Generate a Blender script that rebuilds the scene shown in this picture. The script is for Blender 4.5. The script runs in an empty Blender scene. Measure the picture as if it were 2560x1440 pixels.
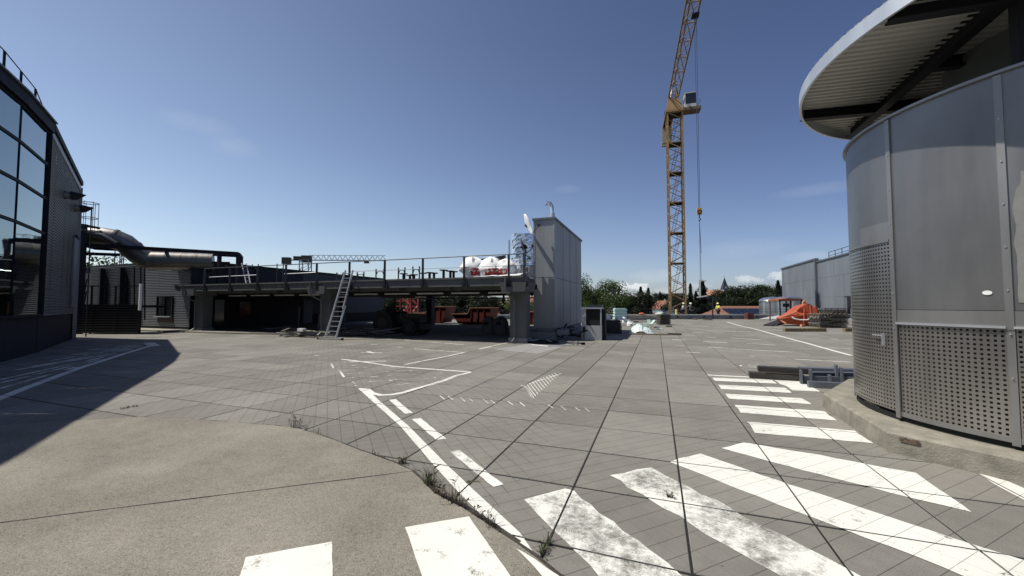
import bpy, math, random
from mathutils import Vector, Matrix, noise
R = math.radians
random.seed(7)
S = bpy.context.scene

# ------------------------------------------------------------------ camera
HC = 1.6; FP = 985.0; PIT = math.atan(42/FP); YAW = R(20.1)
cam = bpy.data.objects.new('camera', bpy.data.cameras.new('camera'))
S.collection.objects.link(cam); S.camera = cam
cam.location = (0, 0, HC); cam.rotation_euler = (R(90)+PIT, 0, YAW)
cam.data.lens = FP/2560*36; cam.data.sensor_width = 36; cam.data.clip_start = .05; cam.data.clip_end = 9000

# ------------------------------------------------------------------ light
AZ, EL = 200.0, 60.0          # direction the sun stands in (degrees from +X, counter-clockwise)
sun = bpy.data.objects.new('sun', bpy.data.lights.new('sun', 'SUN'))
S.collection.objects.link(sun)
sun.data.energy = 5.0; sun.data.angle = R(.53); sun.data.color = (1, .955, .88)
sun.rotation_euler = (R(90-EL), 0, R(AZ+90)); sun.location = (-30, -10, 60)
W = bpy.data.worlds.new('World'); S.world = W; W.use_nodes = True
S.view_settings.view_transform = 'Standard'; S.view_settings.look = 'None'
S.view_settings.gamma = 1; S.view_settings.use_curve_mapping = False
S.view_settings.exposure = 0.0
SKY_STRENGTH = 0.10

def build_world():
    nt = W.node_tree; N = nt.nodes; L = nt.links; N.clear()
    out = N.new('ShaderNodeOutputWorld'); bg = N.new('ShaderNodeBackground'); L.new(bg.outputs[0], out.inputs[0])
    sky = N.new('ShaderNodeTexSky'); sky.sky_type = 'NISHITA'; sky.sun_disc = False
    sky.sun_elevation = R(EL); sky.sun_rotation = R(90-AZ)
    sky.air_density = 1.0; sky.dust_density = 0.6; sky.ozone_density = 2.2; sky.altitude = 400
    bg.inputs[1].default_value = SKY_STRENGTH
    tc = N.new('ShaderNodeTexCoord')
    # clear summer air: a smooth bright glow towards the sun and a paler horizon, the same all round
    ca, sa = math.cos(R(AZ)), math.sin(R(AZ))
    sd = N.new('ShaderNodeVectorMath'); sd.operation = 'DOT_PRODUCT'; L.new(tc.outputs['Generated'], sd.inputs[0])
    sd.inputs[1].default_value = (math.cos(R(EL))*ca, math.cos(R(EL))*sa, math.sin(R(EL)))
    sz = N.new('ShaderNodeSeparateXYZ'); L.new(tc.outputs['Generated'], sz.inputs[0])
    ch = []
    for a0, b0, c0 in ((2.13,1.53,2.27), (1.97,1.22,1.98), (2.01,.69,1.49)):
        q1 = N.new('ShaderNodeMath'); q1.operation = 'MULTIPLY_ADD'; L.new(sd.outputs['Value'], q1.inputs[0]); q1.inputs[1].default_value = b0*.6; q1.inputs[2].default_value = a0*.6
        zz = N.new('ShaderNodeMath'); zz.operation = 'MAXIMUM'; L.new(sz.outputs[2], zz.inputs[0]); zz.inputs[1].default_value = 0
        q2 = N.new('ShaderNodeMath'); q2.operation = 'MULTIPLY_ADD'; L.new(zz.outputs[0], q2.inputs[0]); q2.inputs[1].default_value = -c0*.6; L.new(q1.outputs[0], q2.inputs[2])
        q3 = N.new('ShaderNodeMath'); q3.operation = 'MAXIMUM'; L.new(q2.outputs[0], q3.inputs[0]); q3.inputs[1].default_value = .3
        one = N.new('ShaderNodeMath'); one.operation = 'SUBTRACT'; one.inputs[0].default_value = 1; L.new(zz.outputs[0], one.inputs[1])
        pw = N.new('ShaderNodeMath'); pw.operation = 'POWER'; L.new(one.outputs[0], pw.inputs[0]); pw.inputs[1].default_value = 20
        hz = N.new('ShaderNodeMath'); hz.operation = 'MULTIPLY_ADD'; L.new(pw.outputs[0], hz.inputs[0]); hz.inputs[1].default_value = (-.52, -.42, -.26)[len(ch)]; hz.inputs[2].default_value = 1
        q4 = N.new('ShaderNodeMath'); q4.operation = 'MULTIPLY'; L.new(q3.outputs[0], q4.inputs[0]); L.new(hz.outputs[0], q4.inputs[1])
        ch.append(q4.outputs[0])
    cg = N.new('ShaderNodeCombineXYZ')
    for i in range(3): L.new(ch[i], cg.inputs[i])
    air = N.new('ShaderNodeVectorMath'); air.operation = 'MULTIPLY'; L.new(sky.outputs[0], air.inputs[0]); L.new(cg.outputs[0], air.inputs[1])
    nz = N.new('ShaderNodeTexNoise'); nz.inputs['Scale'].default_value = 34; nz.inputs['Detail'].default_value = 6
    nz.inputs['Roughness'].default_value = .6
    L.new(tc.outputs['Generated'], nz.inputs['Vector'])
    nf = N.new('ShaderNodeTexNoise'); nf.inputs['Scale'].default_value = 95; nf.inputs['Detail'].default_value = 7; nf.inputs['Roughness'].default_value = .62; L.new(tc.outputs['Generated'], nf.inputs['Vector'])
    def vmath(op, a, b=None):
        n = N.new('ShaderNodeVectorMath'); n.operation = op
        if isinstance(a, (tuple, list)): n.inputs[0].default_value = a
        else: L.new(a, n.inputs[0])
        if b is not None:
            if isinstance(b, (tuple, list)): n.inputs[1].default_value = b
            else: L.new(b, n.inputs[1])
        return n
    def m(op, a, b=0.0, clamp=False):
        n = N.new('ShaderNodeMath'); n.operation = op; n.use_clamp = clamp
        for i, v in enumerate((a, b)):
            if isinstance(v, (int, float)): n.inputs[i].default_value = v
            else: L.new(v, n.inputs[i])
        return n.outputs[0]
    # clouds: puffs at given bearings, each an ellipse in bearing / height broken up by noise
    acc = None
    puffs = [ # (px, py, half width px, half height px, amount) measured on the photograph, turned into bearings below
        (1553,717,22,11,1.0),(1597,717,26,10,.9),(1640,690,60,16,.18),(1730,715,45,8,.25),(1660,730,30,10,.3),
        (1862,697,24,9,.55),(1895,700,16,7,.45),(1945,690,24,11,.6),(2060,470,120,14,.07),(2030,640,70,12,.12),
        (480,300,90,22,.07),(575,360,60,24,.08),(1420,470,30,10,.05),(1820,740,90,14,.3),(1600,745,90,12,.3),(1860,620,110,20,.07),
        (2700,640,90,20,.3),(3000,600,120,24,.3),(-300,650,160,20,.2),(-900,600,180,26,.25)]
    for px, py, hw, hh, am in puffs:
        a = (px-1280)/FP; b = (762-py)/FP
        c, s = math.cos(YAW), math.sin(YAW)
        d = Vector((a*c-s, a*s+c, b)).normalized()
        rt = Vector((d.y, -d.x, 0)).normalized(); up = rt.cross(d)
        k = 1/math.sqrt(1+a*a)
        sub = vmath('SUBTRACT', tc.outputs['Generated'], tuple(d))
        dx = vmath('DOT_PRODUCT', sub.outputs[0], tuple(rt/(hw/FP*k*k*1.25)))
        dz = vmath('DOT_PRODUCT', sub.outputs[0], tuple(up/(hh/FP*k*1.25)))
        r2 = m('ADD', m('MULTIPLY', dx.outputs['Value'], dx.outputs['Value']), m('MULTIPLY', dz.outputs['Value'], dz.outputs['Value']))
        f = m('SUBTRACT', 1.0, r2, True)
        if am > .4:
            v = m('MULTIPLY', m('ADD', m('MULTIPLY', m('SUBTRACT', nf.outputs[0], .56), 2.0), m('MULTIPLY', f, .62)), 2.6, True)
            v = m('MULTIPLY', m('MULTIPLY', v, m('MULTIPLY', f, 3, True)), am)
        else:
            v = m('MULTIPLY', m('MULTIPLY', f, m('MULTIPLY', nz.outputs[0], 1.9)), am)
        acc = v if acc is None else m('MAXIMUM', acc, v)
    mix = N.new('ShaderNodeMix'); mix.data_type = 'RGBA'
    L.new(acc, mix.inputs['Factor']); L.new(air.outputs[0], mix.inputs['A']); mix.inputs['B'].default_value = (8.2, 8.5, 8.8, 1)
    L.new(mix.outputs['Result'], bg.inputs[0])
build_world()

# ------------------------------------------------------------------ maths of the place
def ray(x, y):
    a = (x-1280)/FP; b = (720-y)/FP
    f = math.cos(PIT)-b*math.sin(PIT); z = math.sin(PIT)+b*math.cos(PIT)
    c, s = math.cos(YAW), math.sin(YAW)
    return Vector((a*c-f*s, a*s+f*c, z))
def G(x, y, z=0.0):                      # surveyed point on a level surface
    r = ray(x, y); t = (z-HC)/r.z; return Vector((r.x*t, r.y*t, z))
def PX(x, y, X): r = ray(x, y); t = X/r.x; return Vector((X, r.y*t, HC+r.z*t))
def PY(x, y, Y): r = ray(x, y); t = Y/r.y; return Vector((r.x*t, Y, HC+r.z*t))
def C(lat, fwd, z=0.0):                  # lateral / forward distances from the viewpoint
    c, s = math.cos(YAW), math.sin(YAW); return Vector((lat*c-fwd*s, lat*s+fwd*c, z))
def CP(px, fwd, py=None, z=0.0):
    if py is not None: z = HC+(762-py)/FP*fwd
    return C((px-1280)/FP*fwd, fwd, z)

# ------------------------------------------------------------------ materials
MATS = {}
def newmat(name):
    m = bpy.data.materials.new(name); m.use_nodes = True; nt = m.node_tree
    return m, nt, nt.nodes, nt.links, nt.nodes['Principled BSDF']
def M(name, col=(.3,.3,.3), rough=.7, metal=0.0, var=.12, scale=3.0, bump=0.0, bscale=60.0, streak=0.0, spec=.5, dirt=0.0, alpha=None, trans=0.0):
    if name in MATS: return MATS[name]
    m, nt, N, L, B = newmat(name)
    B.inputs['Roughness'].default_value = rough; B.inputs['Metallic'].default_value = metal
    B.inputs['Specular IOR Level'].default_value = spec
    geo = N.new('ShaderNodeNewGeometry'); mp = N.new('ShaderNodeMapping'); L.new(geo.outputs['Position'], mp.inputs['Vector'])
    if streak: mp.inputs['Scale'].default_value = (1, 1, streak)
    nz = N.new('ShaderNodeTexNoise'); nz.inputs['Scale'].default_value = scale; nz.inputs['Detail'].default_value = 8; nz.inputs['Roughness'].default_value = .65
    L.new(mp.outputs[0], nz.inputs['Vector'])
    rp = N.new('ShaderNodeValToRGB'); e = rp.color_ramp.elements
    e[0].position = .3; e[1].position = .7
    lo = [max(0, c*(1-var)) for c in col]; hi = [min(1, c*(1+var)) for c in col]
    e[0].color = (*lo, 1); e[1].color = (*hi, 1)
    L.new(nz.outputs[0], rp.inputs[0]); colout = rp.outputs[0]
    if dirt:
        n2 = N.new('ShaderNodeTexNoise'); n2.inputs['Scale'].default_value = scale*.37; n2.inputs['Detail'].default_value = 10; n2.inputs['Roughness'].default_value = .75
        L.new(mp.outputs[0], n2.inputs['Vector'])
        r2 = N.new('ShaderNodeValToRGB'); r2.color_ramp.elements[0].position = .52; r2.color_ramp.elements[1].position = .72
        L.new(n2.outputs[0], r2.inputs[0])
        mu = N.new('ShaderNodeMath'); mu.operation = 'MULTIPLY'; mu.inputs[1].default_value = dirt; L.new(r2.outputs[0], mu.inputs[0])
        mx = N.new('ShaderNodeMix'); mx.data_type = 'RGBA'; L.new(mu.outputs[0], mx.inputs['Factor']); L.new(colout, mx.inputs['A'])
        mx.inputs['B'].default_value = (col[0]*.35, col[1]*.32, col[2]*.28, 1); colout = mx.outputs['Result']
    L.new(colout, B.inputs['Base Color'])
    r3 = N.new('ShaderNodeMapRange'); r3.inputs['To Min'].default_value = max(.03, rough-.08); r3.inputs['To Max'].default_value = min(1, rough+.1)
    L.new(nz.outputs[0], r3.inputs[0]); L.new(r3.outputs[0], B.inputs['Roughness'])
    if bump:
        nb = N.new('ShaderNodeTexNoise'); nb.inputs['Scale'].default_value = bscale; nb.inputs['Detail'].default_value = 5; L.new(mp.outputs[0], nb.inputs['Vector'])
        bp = N.new('ShaderNodeBump'); bp.inputs['Strength'].default_value = min(1, bump*4); bp.inputs['Distance'].default_value = .02*bump*4
        L.new(nb.outputs[0], bp.inputs['Height']); L.new(bp.outputs[0], B.inputs['Normal'])
    MATS[name] = m
    return m

def mathn(N, L, op, a, b=0.0, clamp=False):
    n = N.new('ShaderNodeMath'); n.operation = op; n.use_clamp = clamp
    for i, v in enumerate((a, b)):
        if isinstance(v, (int, float)): n.inputs[i].default_value = v
        else: L.new(v, n.inputs[i])
    return n.outputs[0]

GX, GY, GS = .18, 3.52, .8855           # slab joint grid
GD = GS/math.sqrt(2)/4
def groove_nodes(N, L, geo, both=True):
    """lines of the 45 degree tile pattern cast into every slab; returns 0..1 (1 in a groove)"""
    sx = N.new('ShaderNodeSeparateXYZ'); L.new(geo.outputs['Position'], sx.inputs[0])
    x = mathn(N, L, 'SUBTRACT', sx.outputs[0], GX); y = mathn(N, L, 'SUBTRACT', sx.outputs[1], GY)
    outs = []
    for k, (sgn, off) in enumerate(((1, -.052), (-1, 0))):
        q = mathn(N, L, 'ADD', mathn(N, L, 'MULTIPLY', x, sgn/math.sqrt(2)/GD), mathn(N, L, 'MULTIPLY', y, 1/math.sqrt(2)/GD))
        q = mathn(N, L, 'ADD', q, 200.5+off/GD)
        fr = mathn(N, L, 'FRACT', q); d = mathn(N, L, 'ABSOLUTE', mathn(N, L, 'SUBTRACT', fr, .5))
        outs.append(mathn(N, L, 'SUBTRACT', 1.0, mathn(N, L, 'MULTIPLY', d, GD/.0038), True))
    # the second family only shows in some slabs
    cx = mathn(N, L, 'FLOOR', mathn(N, L, 'DIVIDE', x, GS)); cy = mathn(N, L, 'FLOOR', mathn(N, L, 'DIVIDE', y, GS))
    cb = N.new('ShaderNodeCombineXYZ'); L.new(cx, cb.inputs[0]); L.new(cy, cb.inputs[1])
    wn = N.new('ShaderNodeTexWhiteNoise'); wn.noise_dimensions = '3D'; L.new(cb.outputs[0], wn.inputs['Vector'])
    left = mathn(N, L, 'LESS_THAN', sx.outputs[0], -1.2)
    b = mathn(N, L, 'MULTIPLY', outs[0], mathn(N, L, 'ADD', .30, mathn(N, L, 'MULTIPLY', left, .7)))
    return mathn(N, L, 'MAXIMUM', outs[1], b), wn, outs

def slab_material():
    m, nt, N, L, B = newmat('precast_slab')
    geo = N.new('ShaderNodeNewGeometry')
    gr, wn, _ = groove_nodes(N, L, geo)
    n1 = N.new('ShaderNodeTexNoise'); n1.inputs['Scale'].default_value = 150; n1.inputs['Detail'].default_value = 4; n1.inputs['Roughness'].default_value = .8
    n2 = N.new('ShaderNodeTexNoise'); n2.inputs['Scale'].default_value = .35; n2.inputs['Detail'].default_value = 9; n2.inputs['Roughness'].default_value = .68
    n3 = N.new('ShaderNodeTexNoise'); n3.inputs['Scale'].default_value = 2.3; n3.inputs['Detail'].default_value = 9; n3.inputs['Roughness'].default_value = .7
    vo = N.new('ShaderNodeTexVoronoi'); vo.inputs['Scale'].default_value = 2.1
    for n in (n1, n2, n3, vo): L.new(geo.outputs['Position'], n.inputs['Vector'])
    v = mathn(N, L, 'MULTIPLY', mathn(N, L, 'SUBTRACT', n1.outputs[0], .5), 1.7)
    v = mathn(N, L, 'ADD', v, mathn(N, L, 'MULTIPLY', mathn(N, L, 'SUBTRACT', n2.outputs[0], .5), .75))
    v = mathn(N, L, 'ADD', v, mathn(N, L, 'MULTIPLY', mathn(N, L, 'SUBTRACT', n3.outputs[0], .5), .55))
    v = mathn(N, L, 'ADD', v, mathn(N, L, 'MULTIPLY', mathn(N, L, 'SUBTRACT', wn.outputs['Value'], .5), .26))
    v = mathn(N, L, 'ADD', v, 1.0)
    st = N.new('ShaderNodeTexNoise'); st.inputs['Scale'].default_value = .8; st.inputs['Detail'].default_value = 10; st.inputs['Roughness'].default_value = .8
    smp = N.new('ShaderNodeMapping'); smp.inputs['Scale'].default_value = (.35, 1.6, 1); smp.inputs['Rotation'].default_value = (0, 0, .3); L.new(geo.outputs['Position'], smp.inputs[0]); L.new(smp.outputs[0], st.inputs[0])
    sm = N.new('ShaderNodeMapRange'); sm.inputs['From Min'].default_value = .56; sm.inputs['From Max'].default_value = .74; L.new(st.outputs[0], sm.inputs[0])
    v = mathn(N, L, 'SUBTRACT', v, mathn(N, L, 'MULTIPLY', sm.outputs[0], .22))
    gum = mathn(N, L, 'LESS_THAN', vo.outputs['Distance'], .035)
    v = mathn(N, L, 'MULTIPLY', v, mathn(N, L, 'SUBTRACT', 1.0, mathn(N, L, 'MULTIPLY', gum, .55)))
    v = mathn(N, L, 'MULTIPLY', v, mathn(N, L, 'SUBTRACT', 1.0, mathn(N, L, 'MULTIPLY', gr, .75)))
    # rusty traffic stain by the ladder
    sc = N.new('ShaderNodeVectorMath'); sc.operation = 'SCALE'; L.new(v, sc.inputs['Scale'])
    mx = N.new('ShaderNodeMix'); mx.data_type = 'RGBA'; L.new(n2.outputs[0], mx.inputs['Factor'])
    mx.inputs['A'].default_value = (.206, .192, .162, 1); mx.inputs['B'].default_value = (.200, .191, .169, 1)
    L.new(mx.outputs['Result'], sc.inputs[0]); L.new(sc.outputs[0], B.inputs['Base Color'])
    B.inputs['Roughness'].default_value = .88; B.inputs['Specular IOR Level'].default_value = .3
    bp = N.new('ShaderNodeBump'); bp.inputs['Strength'].default_value = .5; bp.inputs['Distance'].default_value = .004
    h = mathn(N, L, 'SUBTRACT', n1.outputs[0], mathn(N, L, 'MULTIPLY', gr, 1.2))
    L.new(h, bp.inputs['Height']); L.new(bp.outputs[0], B.inputs['Normal'])
    return m

def paint_material(name, wear, col=(.70,.69,.62), grooves=True, soft=.05, keep=False):
    """road paint: worn through to the concrete where the noise is low"""
    m, nt, N, L, B = newmat(name)
    geo = N.new('ShaderNodeNewGeometry')
    n2 = N.new('ShaderNodeTexNoise'); n2.inputs['Scale'].default_value = 9.0 if keep else 4.5; n2.inputs['Detail'].default_value = 12; n2.inputs['Roughness'].default_value = .78
    n3 = N.new('ShaderNodeTexNoise'); n3.inputs['Scale'].default_value = 120; n3.inputs['Detail'].default_value = 4; n3.inputs['Roughness'].default_value = .8
    n4 = N.new('ShaderNodeTexNoise'); n4.inputs['Scale'].default_value = 1.1; n4.inputs['Detail'].default_value = 6
    for n in (n2, n3, n4): L.new(geo.outputs['Position'], n.inputs['Vector'])
    h = mathn(N, L, 'ADD', mathn(N, L, 'MULTIPLY', n2.outputs[0], .8), mathn(N, L, 'MULTIPLY', n3.outputs[0], .22))
    if keep: h = mathn(N, L, 'ADD', h, mathn(N, L, 'MULTIPLY', mathn(N, L, 'SUBTRACT', n4.outputs[0], .47), .75))
    thr = N.new('ShaderNodeMapRange'); L.new(h, thr.inputs[0])
    thr.inputs['From Min'].default_value = wear; thr.inputs['From Max'].default_value = wear+soft
    a = thr.outputs[0]
    if grooves:
        gr, wn, outs = groove_nodes(N, L, geo)
        gg = mathn(N, L, 'MAXIMUM', outs[1], mathn(N, L, 'MULTIPLY', outs[0], .6))
        if keep: a = mathn(N, L, 'MAXIMUM', a, mathn(N, L, 'MULTIPLY', gg, mathn(N, L, 'MULTIPLY', n2.outputs[0], 2.2, True)))
        br = mathn(N, L, 'GREATER_THAN', n2.outputs[0], .44 if not keep else .9)
        a = mathn(N, L, 'MULTIPLY', a, mathn(N, L, 'SUBTRACT', 1.0, mathn(N, L, 'MULTIPLY', mathn(N, L, 'MULTIPLY', gg, br), .7)))
    tr = N.new('ShaderNodeBsdfTransparent'); mix = N.new('ShaderNodeMixShader'); L.new(a, mix.inputs[0])
    L.new(tr.outputs[0], mix.inputs[1]); L.new(B.outputs[0], mix.inputs[2])
    out = [n for n in N if n.type == 'OUTPUT_MATERIAL'][0]; L.new(mix.outputs[0], out.inputs[0])
    v = mathn(N, L, 'ADD', .56, mathn(N, L, 'ADD', mathn(N, L, 'MULTIPLY', n4.outputs[0], .36), mathn(N, L, 'MULTIPLY', n3.outputs[0], .5)))
    sc = N.new('ShaderNodeVectorMath'); sc.operation = 'SCALE'; sc.inputs[0].default_value = col; L.new(v, sc.inputs['Scale'])
    L.new(sc.outputs[0], B.inputs['Base Color']); B.inputs['Roughness'].default_value = .75
    return m

def aggregate_material():
    m, nt, N, L, B = newmat('exposed_aggregate')
    geo = N.new('ShaderNodeNewGeometry')
    vo = N.new('ShaderNodeTexVoronoi'); vo.inputs['Scale'].default_value = 210
    n1 = N.new('ShaderNodeTexNoise'); n1.inputs['Scale'].default_value = 240; n1.inputs['Detail'].default_value = 3
    n2 = N.new('ShaderNodeTexNoise'); n2.inputs['Scale'].default_value = .9; n2.inputs['Detail'].default_value = 10; n2.inputs['Roughness'].default_value = .65
    n3 = N.new('ShaderNodeTexNoise'); n3.inputs['Scale'].default_value = 45; n3.inputs['Detail'].default_value = 4; n3.inputs['Roughness'].default_value = .8
    for n in (vo, n1, n2, n3): L.new(geo.outputs['Position'], n.inputs['Vector'])
    sx = N.new('ShaderNodeSeparateColor'); L.new(vo.outputs['Color'], sx.inputs[0])
    v = mathn(N, L, 'ADD', .62, mathn(N, L, 'MULTIPLY', sx.outputs[0], .42))
    v = mathn(N, L, 'ADD', v, mathn(N, L, 'MULTIPLY', mathn(N, L, 'SUBTRACT', n2.outputs[0], .5), 1.05))
    v = mathn(N, L, 'ADD', v, mathn(N, L, 'MULTIPLY', mathn(N, L, 'SUBTRACT', n3.outputs[0], .5), .75))
    v = mathn(N, L, 'ADD', v, mathn(N, L, 'MULTIPLY', mathn(N, L, 'SUBTRACT', n1.outputs[0], .5), .5))
    pit = mathn(N, L, 'LESS_THAN', sx.outputs[1], .12)
    v = mathn(N, L, 'MULTIPLY', v, mathn(N, L, 'SUBTRACT', 1.0, mathn(N, L, 'MULTIPLY', pit, .5)))
    sc = N.new('ShaderNodeVectorMath'); sc.operation = 'SCALE'; L.new(v, sc.inputs['Scale'])
    mx = N.new('ShaderNodeMix'); mx.data_type = 'RGBA'; L.new(n2.outputs[0], mx.inputs['Factor'])
    mx.inputs['A'].default_value = (.262, .241, .196, 1); mx.inputs['B'].default_value = (.280, .261, .216, 1)
    L.new(mx.outputs['Result'], sc.inputs[0]); L.new(sc.outputs[0], B.inputs['Base Color'])
    B.inputs['Roughness'].default_value = .93; B.inputs['Specular IOR Level'].default_value = .25
    bp = N.new('ShaderNodeBump'); bp.inputs['Strength'].default_value = .4; bp.inputs['Distance'].default_value = .002
    L.new(mathn(N, L, 'ADD', vo.outputs['Distance'], n3.outputs[0]), bp.inputs['Height']); L.new(bp.outputs[0], B.inputs['Normal'])
    return m

def galv_material(name, base, rough, metal, scratch=.5, blotch=.25):
    """zinc sheet: soft blotches, faint vertical run marks, light scratches"""
    m, nt, N, L, B = newmat(name)
    geo = N.new('ShaderNodeNewGeometry')
    mp = N.new('ShaderNodeMapping'); mp.inputs['Scale'].default_value = (1, 1, .12); L.new(geo.outputs['Position'], mp.inputs[0])
    mq = N.new('ShaderNodeMapping'); mq.inputs['Scale'].default_value = (.6, .6, 9); mq.inputs['Rotation'].default_value = (.25, .15, 0); L.new(geo.outputs['Position'], mq.inputs[0])
    n1 = N.new('ShaderNodeTexNoise'); n1.inputs['Scale'].default_value = 3.2; n1.inputs['Detail'].default_value = 10; n1.inputs['Roughness'].default_value = .6; L.new(mp.outputs[0], n1.inputs[0])
    n2 = N.new('ShaderNodeTexNoise'); n2.inputs['Scale'].default_value = 1.3; n2.inputs['Detail'].default_value = 8; L.new(geo.outputs['Position'], n2.inputs[0])
    n3 = N.new('ShaderNodeTexNoise'); n3.inputs['Scale'].default_value = 9; n3.inputs['Detail'].default_value = 12; n3.inputs['Roughness'].default_value = .8; L.new(mq.outputs[0], n3.inputs[0])
    v = mathn(N, L, 'ADD', 1-blotch, mathn(N, L, 'MULTIPLY', n1.outputs[0], blotch))
    v = mathn(N, L, 'ADD', v, mathn(N, L, 'MULTIPLY', n2.outputs[0], blotch))
    sr = N.new('ShaderNodeMapRange'); sr.inputs['From Min'].default_value = .66; sr.inputs['From Max'].default_value = .74; L.new(n3.outputs[0], sr.inputs[0])
    v = mathn(N, L, 'ADD', v, mathn(N, L, 'MULTIPLY', sr.outputs[0], scratch))
    dk = N.new('ShaderNodeMapRange'); dk.inputs['From Min'].default_value = .34; dk.inputs['From Max'].default_value = .26; L.new(n3.outputs[0], dk.inputs[0])
    v = mathn(N, L, 'SUBTRACT', v, mathn(N, L, 'MULTIPLY', dk.outputs[0], .4))
    sc = N.new('ShaderNodeVectorMath'); sc.operation = 'SCALE'; sc.inputs[0].default_value = base; L.new(v, sc.inputs['Scale'])
    L.new(sc.outputs[0], B.inputs['Base Color']); B.inputs['Metallic'].default_value = metal
    rr = N.new('ShaderNodeMapRange'); rr.inputs['To Min'].default_value = rough-.1; rr.inputs['To Max'].default_value = rough+.15; L.new(n1.outputs[0], rr.inputs[0]); L.new(rr.outputs[0], B.inputs['Roughness'])
    bp = N.new('ShaderNodeBump'); bp.inputs['Strength'].default_value = .12; bp.inputs['Distance'].default_value = .02
    L.new(n2.outputs[0], bp.inputs['Height']); L.new(bp.outputs[0], B.inputs['Normal'])
    return m

SLAB = slab_material(); AGG = aggregate_material()
PAINT = paint_material('road_paint', .375, soft=.07); PAINT_WORN = paint_material('worn_road_paint', .372, soft=.19, keep=True); PAINT_FADED = paint_material('faded_road_paint', .535)
PAINT_AGG = paint_material('paint_on_aggregate', .365, grooves=False, soft=.09)
GALV = galv_material('galvanised_sheet', (.225,.222,.218), .36, .66, scratch=.9, blotch=.5)
GALV2 = galv_material('galvanised_strip', (.29,.285,.275), .38, .65, blotch=.5)
STEEL = galv_material('perforated_stainless', (.36,.34,.315), .30, .85, scratch=.5, blotch=.5)
JOINT = M('joint_filler', (.012,.011,.010), .95, bump=.05)
CONC = M('kerb_concrete', (.29,.27,.22), .9, var=.22, scale=6, bump=.12, bscale=70, dirt=.45)
CONC_D = M('grey_concrete', (.20,.205,.205), .85, var=.12, scale=1.4, bump=.04, dirt=.25)
DARKSTEEL = M('dark_painted_steel', (.014,.015,.019), .6, 0, bump=.01, spec=.25)
BLACK = M('black_void', (.008,.008,.009), .8)
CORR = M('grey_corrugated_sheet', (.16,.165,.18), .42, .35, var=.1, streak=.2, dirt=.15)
CORR_SHADE = M('shaded_corrugated_sheet', (.022,.025,.034), .45, .3, var=.12, streak=.2)  # ribbed sheet with shade put into its colour
GREYPANEL = M('grey_wall_panel', (.2,.21,.22), .5, .25, var=.1, scale=1.2, streak=.25, dirt=.3)
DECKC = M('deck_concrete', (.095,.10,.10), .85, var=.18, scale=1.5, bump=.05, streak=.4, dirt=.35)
ALU = M('aluminium', (.58,.59,.60), .38, .7, var=.06)
WHITE = M('white_paint', (.78,.78,.76), .6, var=.05)
BAGW = M('white_woven_bag', (.80,.80,.78), .8, var=.05, bump=.08, bscale=12)
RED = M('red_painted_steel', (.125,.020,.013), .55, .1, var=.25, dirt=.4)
ORANGE = M('orange_painted_steel', (.46,.095,.035), .5, .1, var=.2, scale=2.2, dirt=.35)
YELLOW = M('crane_ochre_paint', (.33,.205,.092), .5, .15, var=.15, scale=1.0)
BROWNRED = M('red_brown_roof_tiles', (.21,.085,.055), .85, var=.25, scale=5)
WOOD = M('weathered_wood', (.23,.19,.14), .9, var=.3, scale=9, bump=.08)
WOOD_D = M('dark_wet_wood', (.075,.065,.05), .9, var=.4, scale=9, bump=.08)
RUBBER = M('black_rubber', (.012,.012,.013), .75)
HOUSEW = M('white_render', (.70,.70,.68), .9, var=.06)
GLASSD = M('dark_window_glass', (.012,.014,.016), .04, 0, var=.02, spec=.8)
PLASTIC_T = M('mint_sheet', (.50,.66,.60), .6, var=.12)

# ------------------------------------------------------------------ mesh building
ORG = {}
def link(o): S.collection.objects.link(o); return o
def props(o, label=None, cat=None, group=None, kind=None):
    if label: o['label'] = label
    if cat: o['category'] = cat
    if group: o['group'] = group
    if kind: o['kind'] = kind
    return o
def thing(name, label, cat, loc=(0,0,0), group=None, rz=0.0):
    o = bpy.data.objects.new(name, None); link(o); o.location = loc; o.rotation_euler = (0, 0, rz)
    o.empty_display_size = .2; ORG[o.name] = Vector(loc)
    return props(o, label, cat, group)
def structure(name, label=None):
    o = bpy.data.objects.new(name, None); link(o); ORG[o.name] = Vector((0,0,0)); o.empty_display_size = .2
    return props(o, label, None, None, 'structure')

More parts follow.
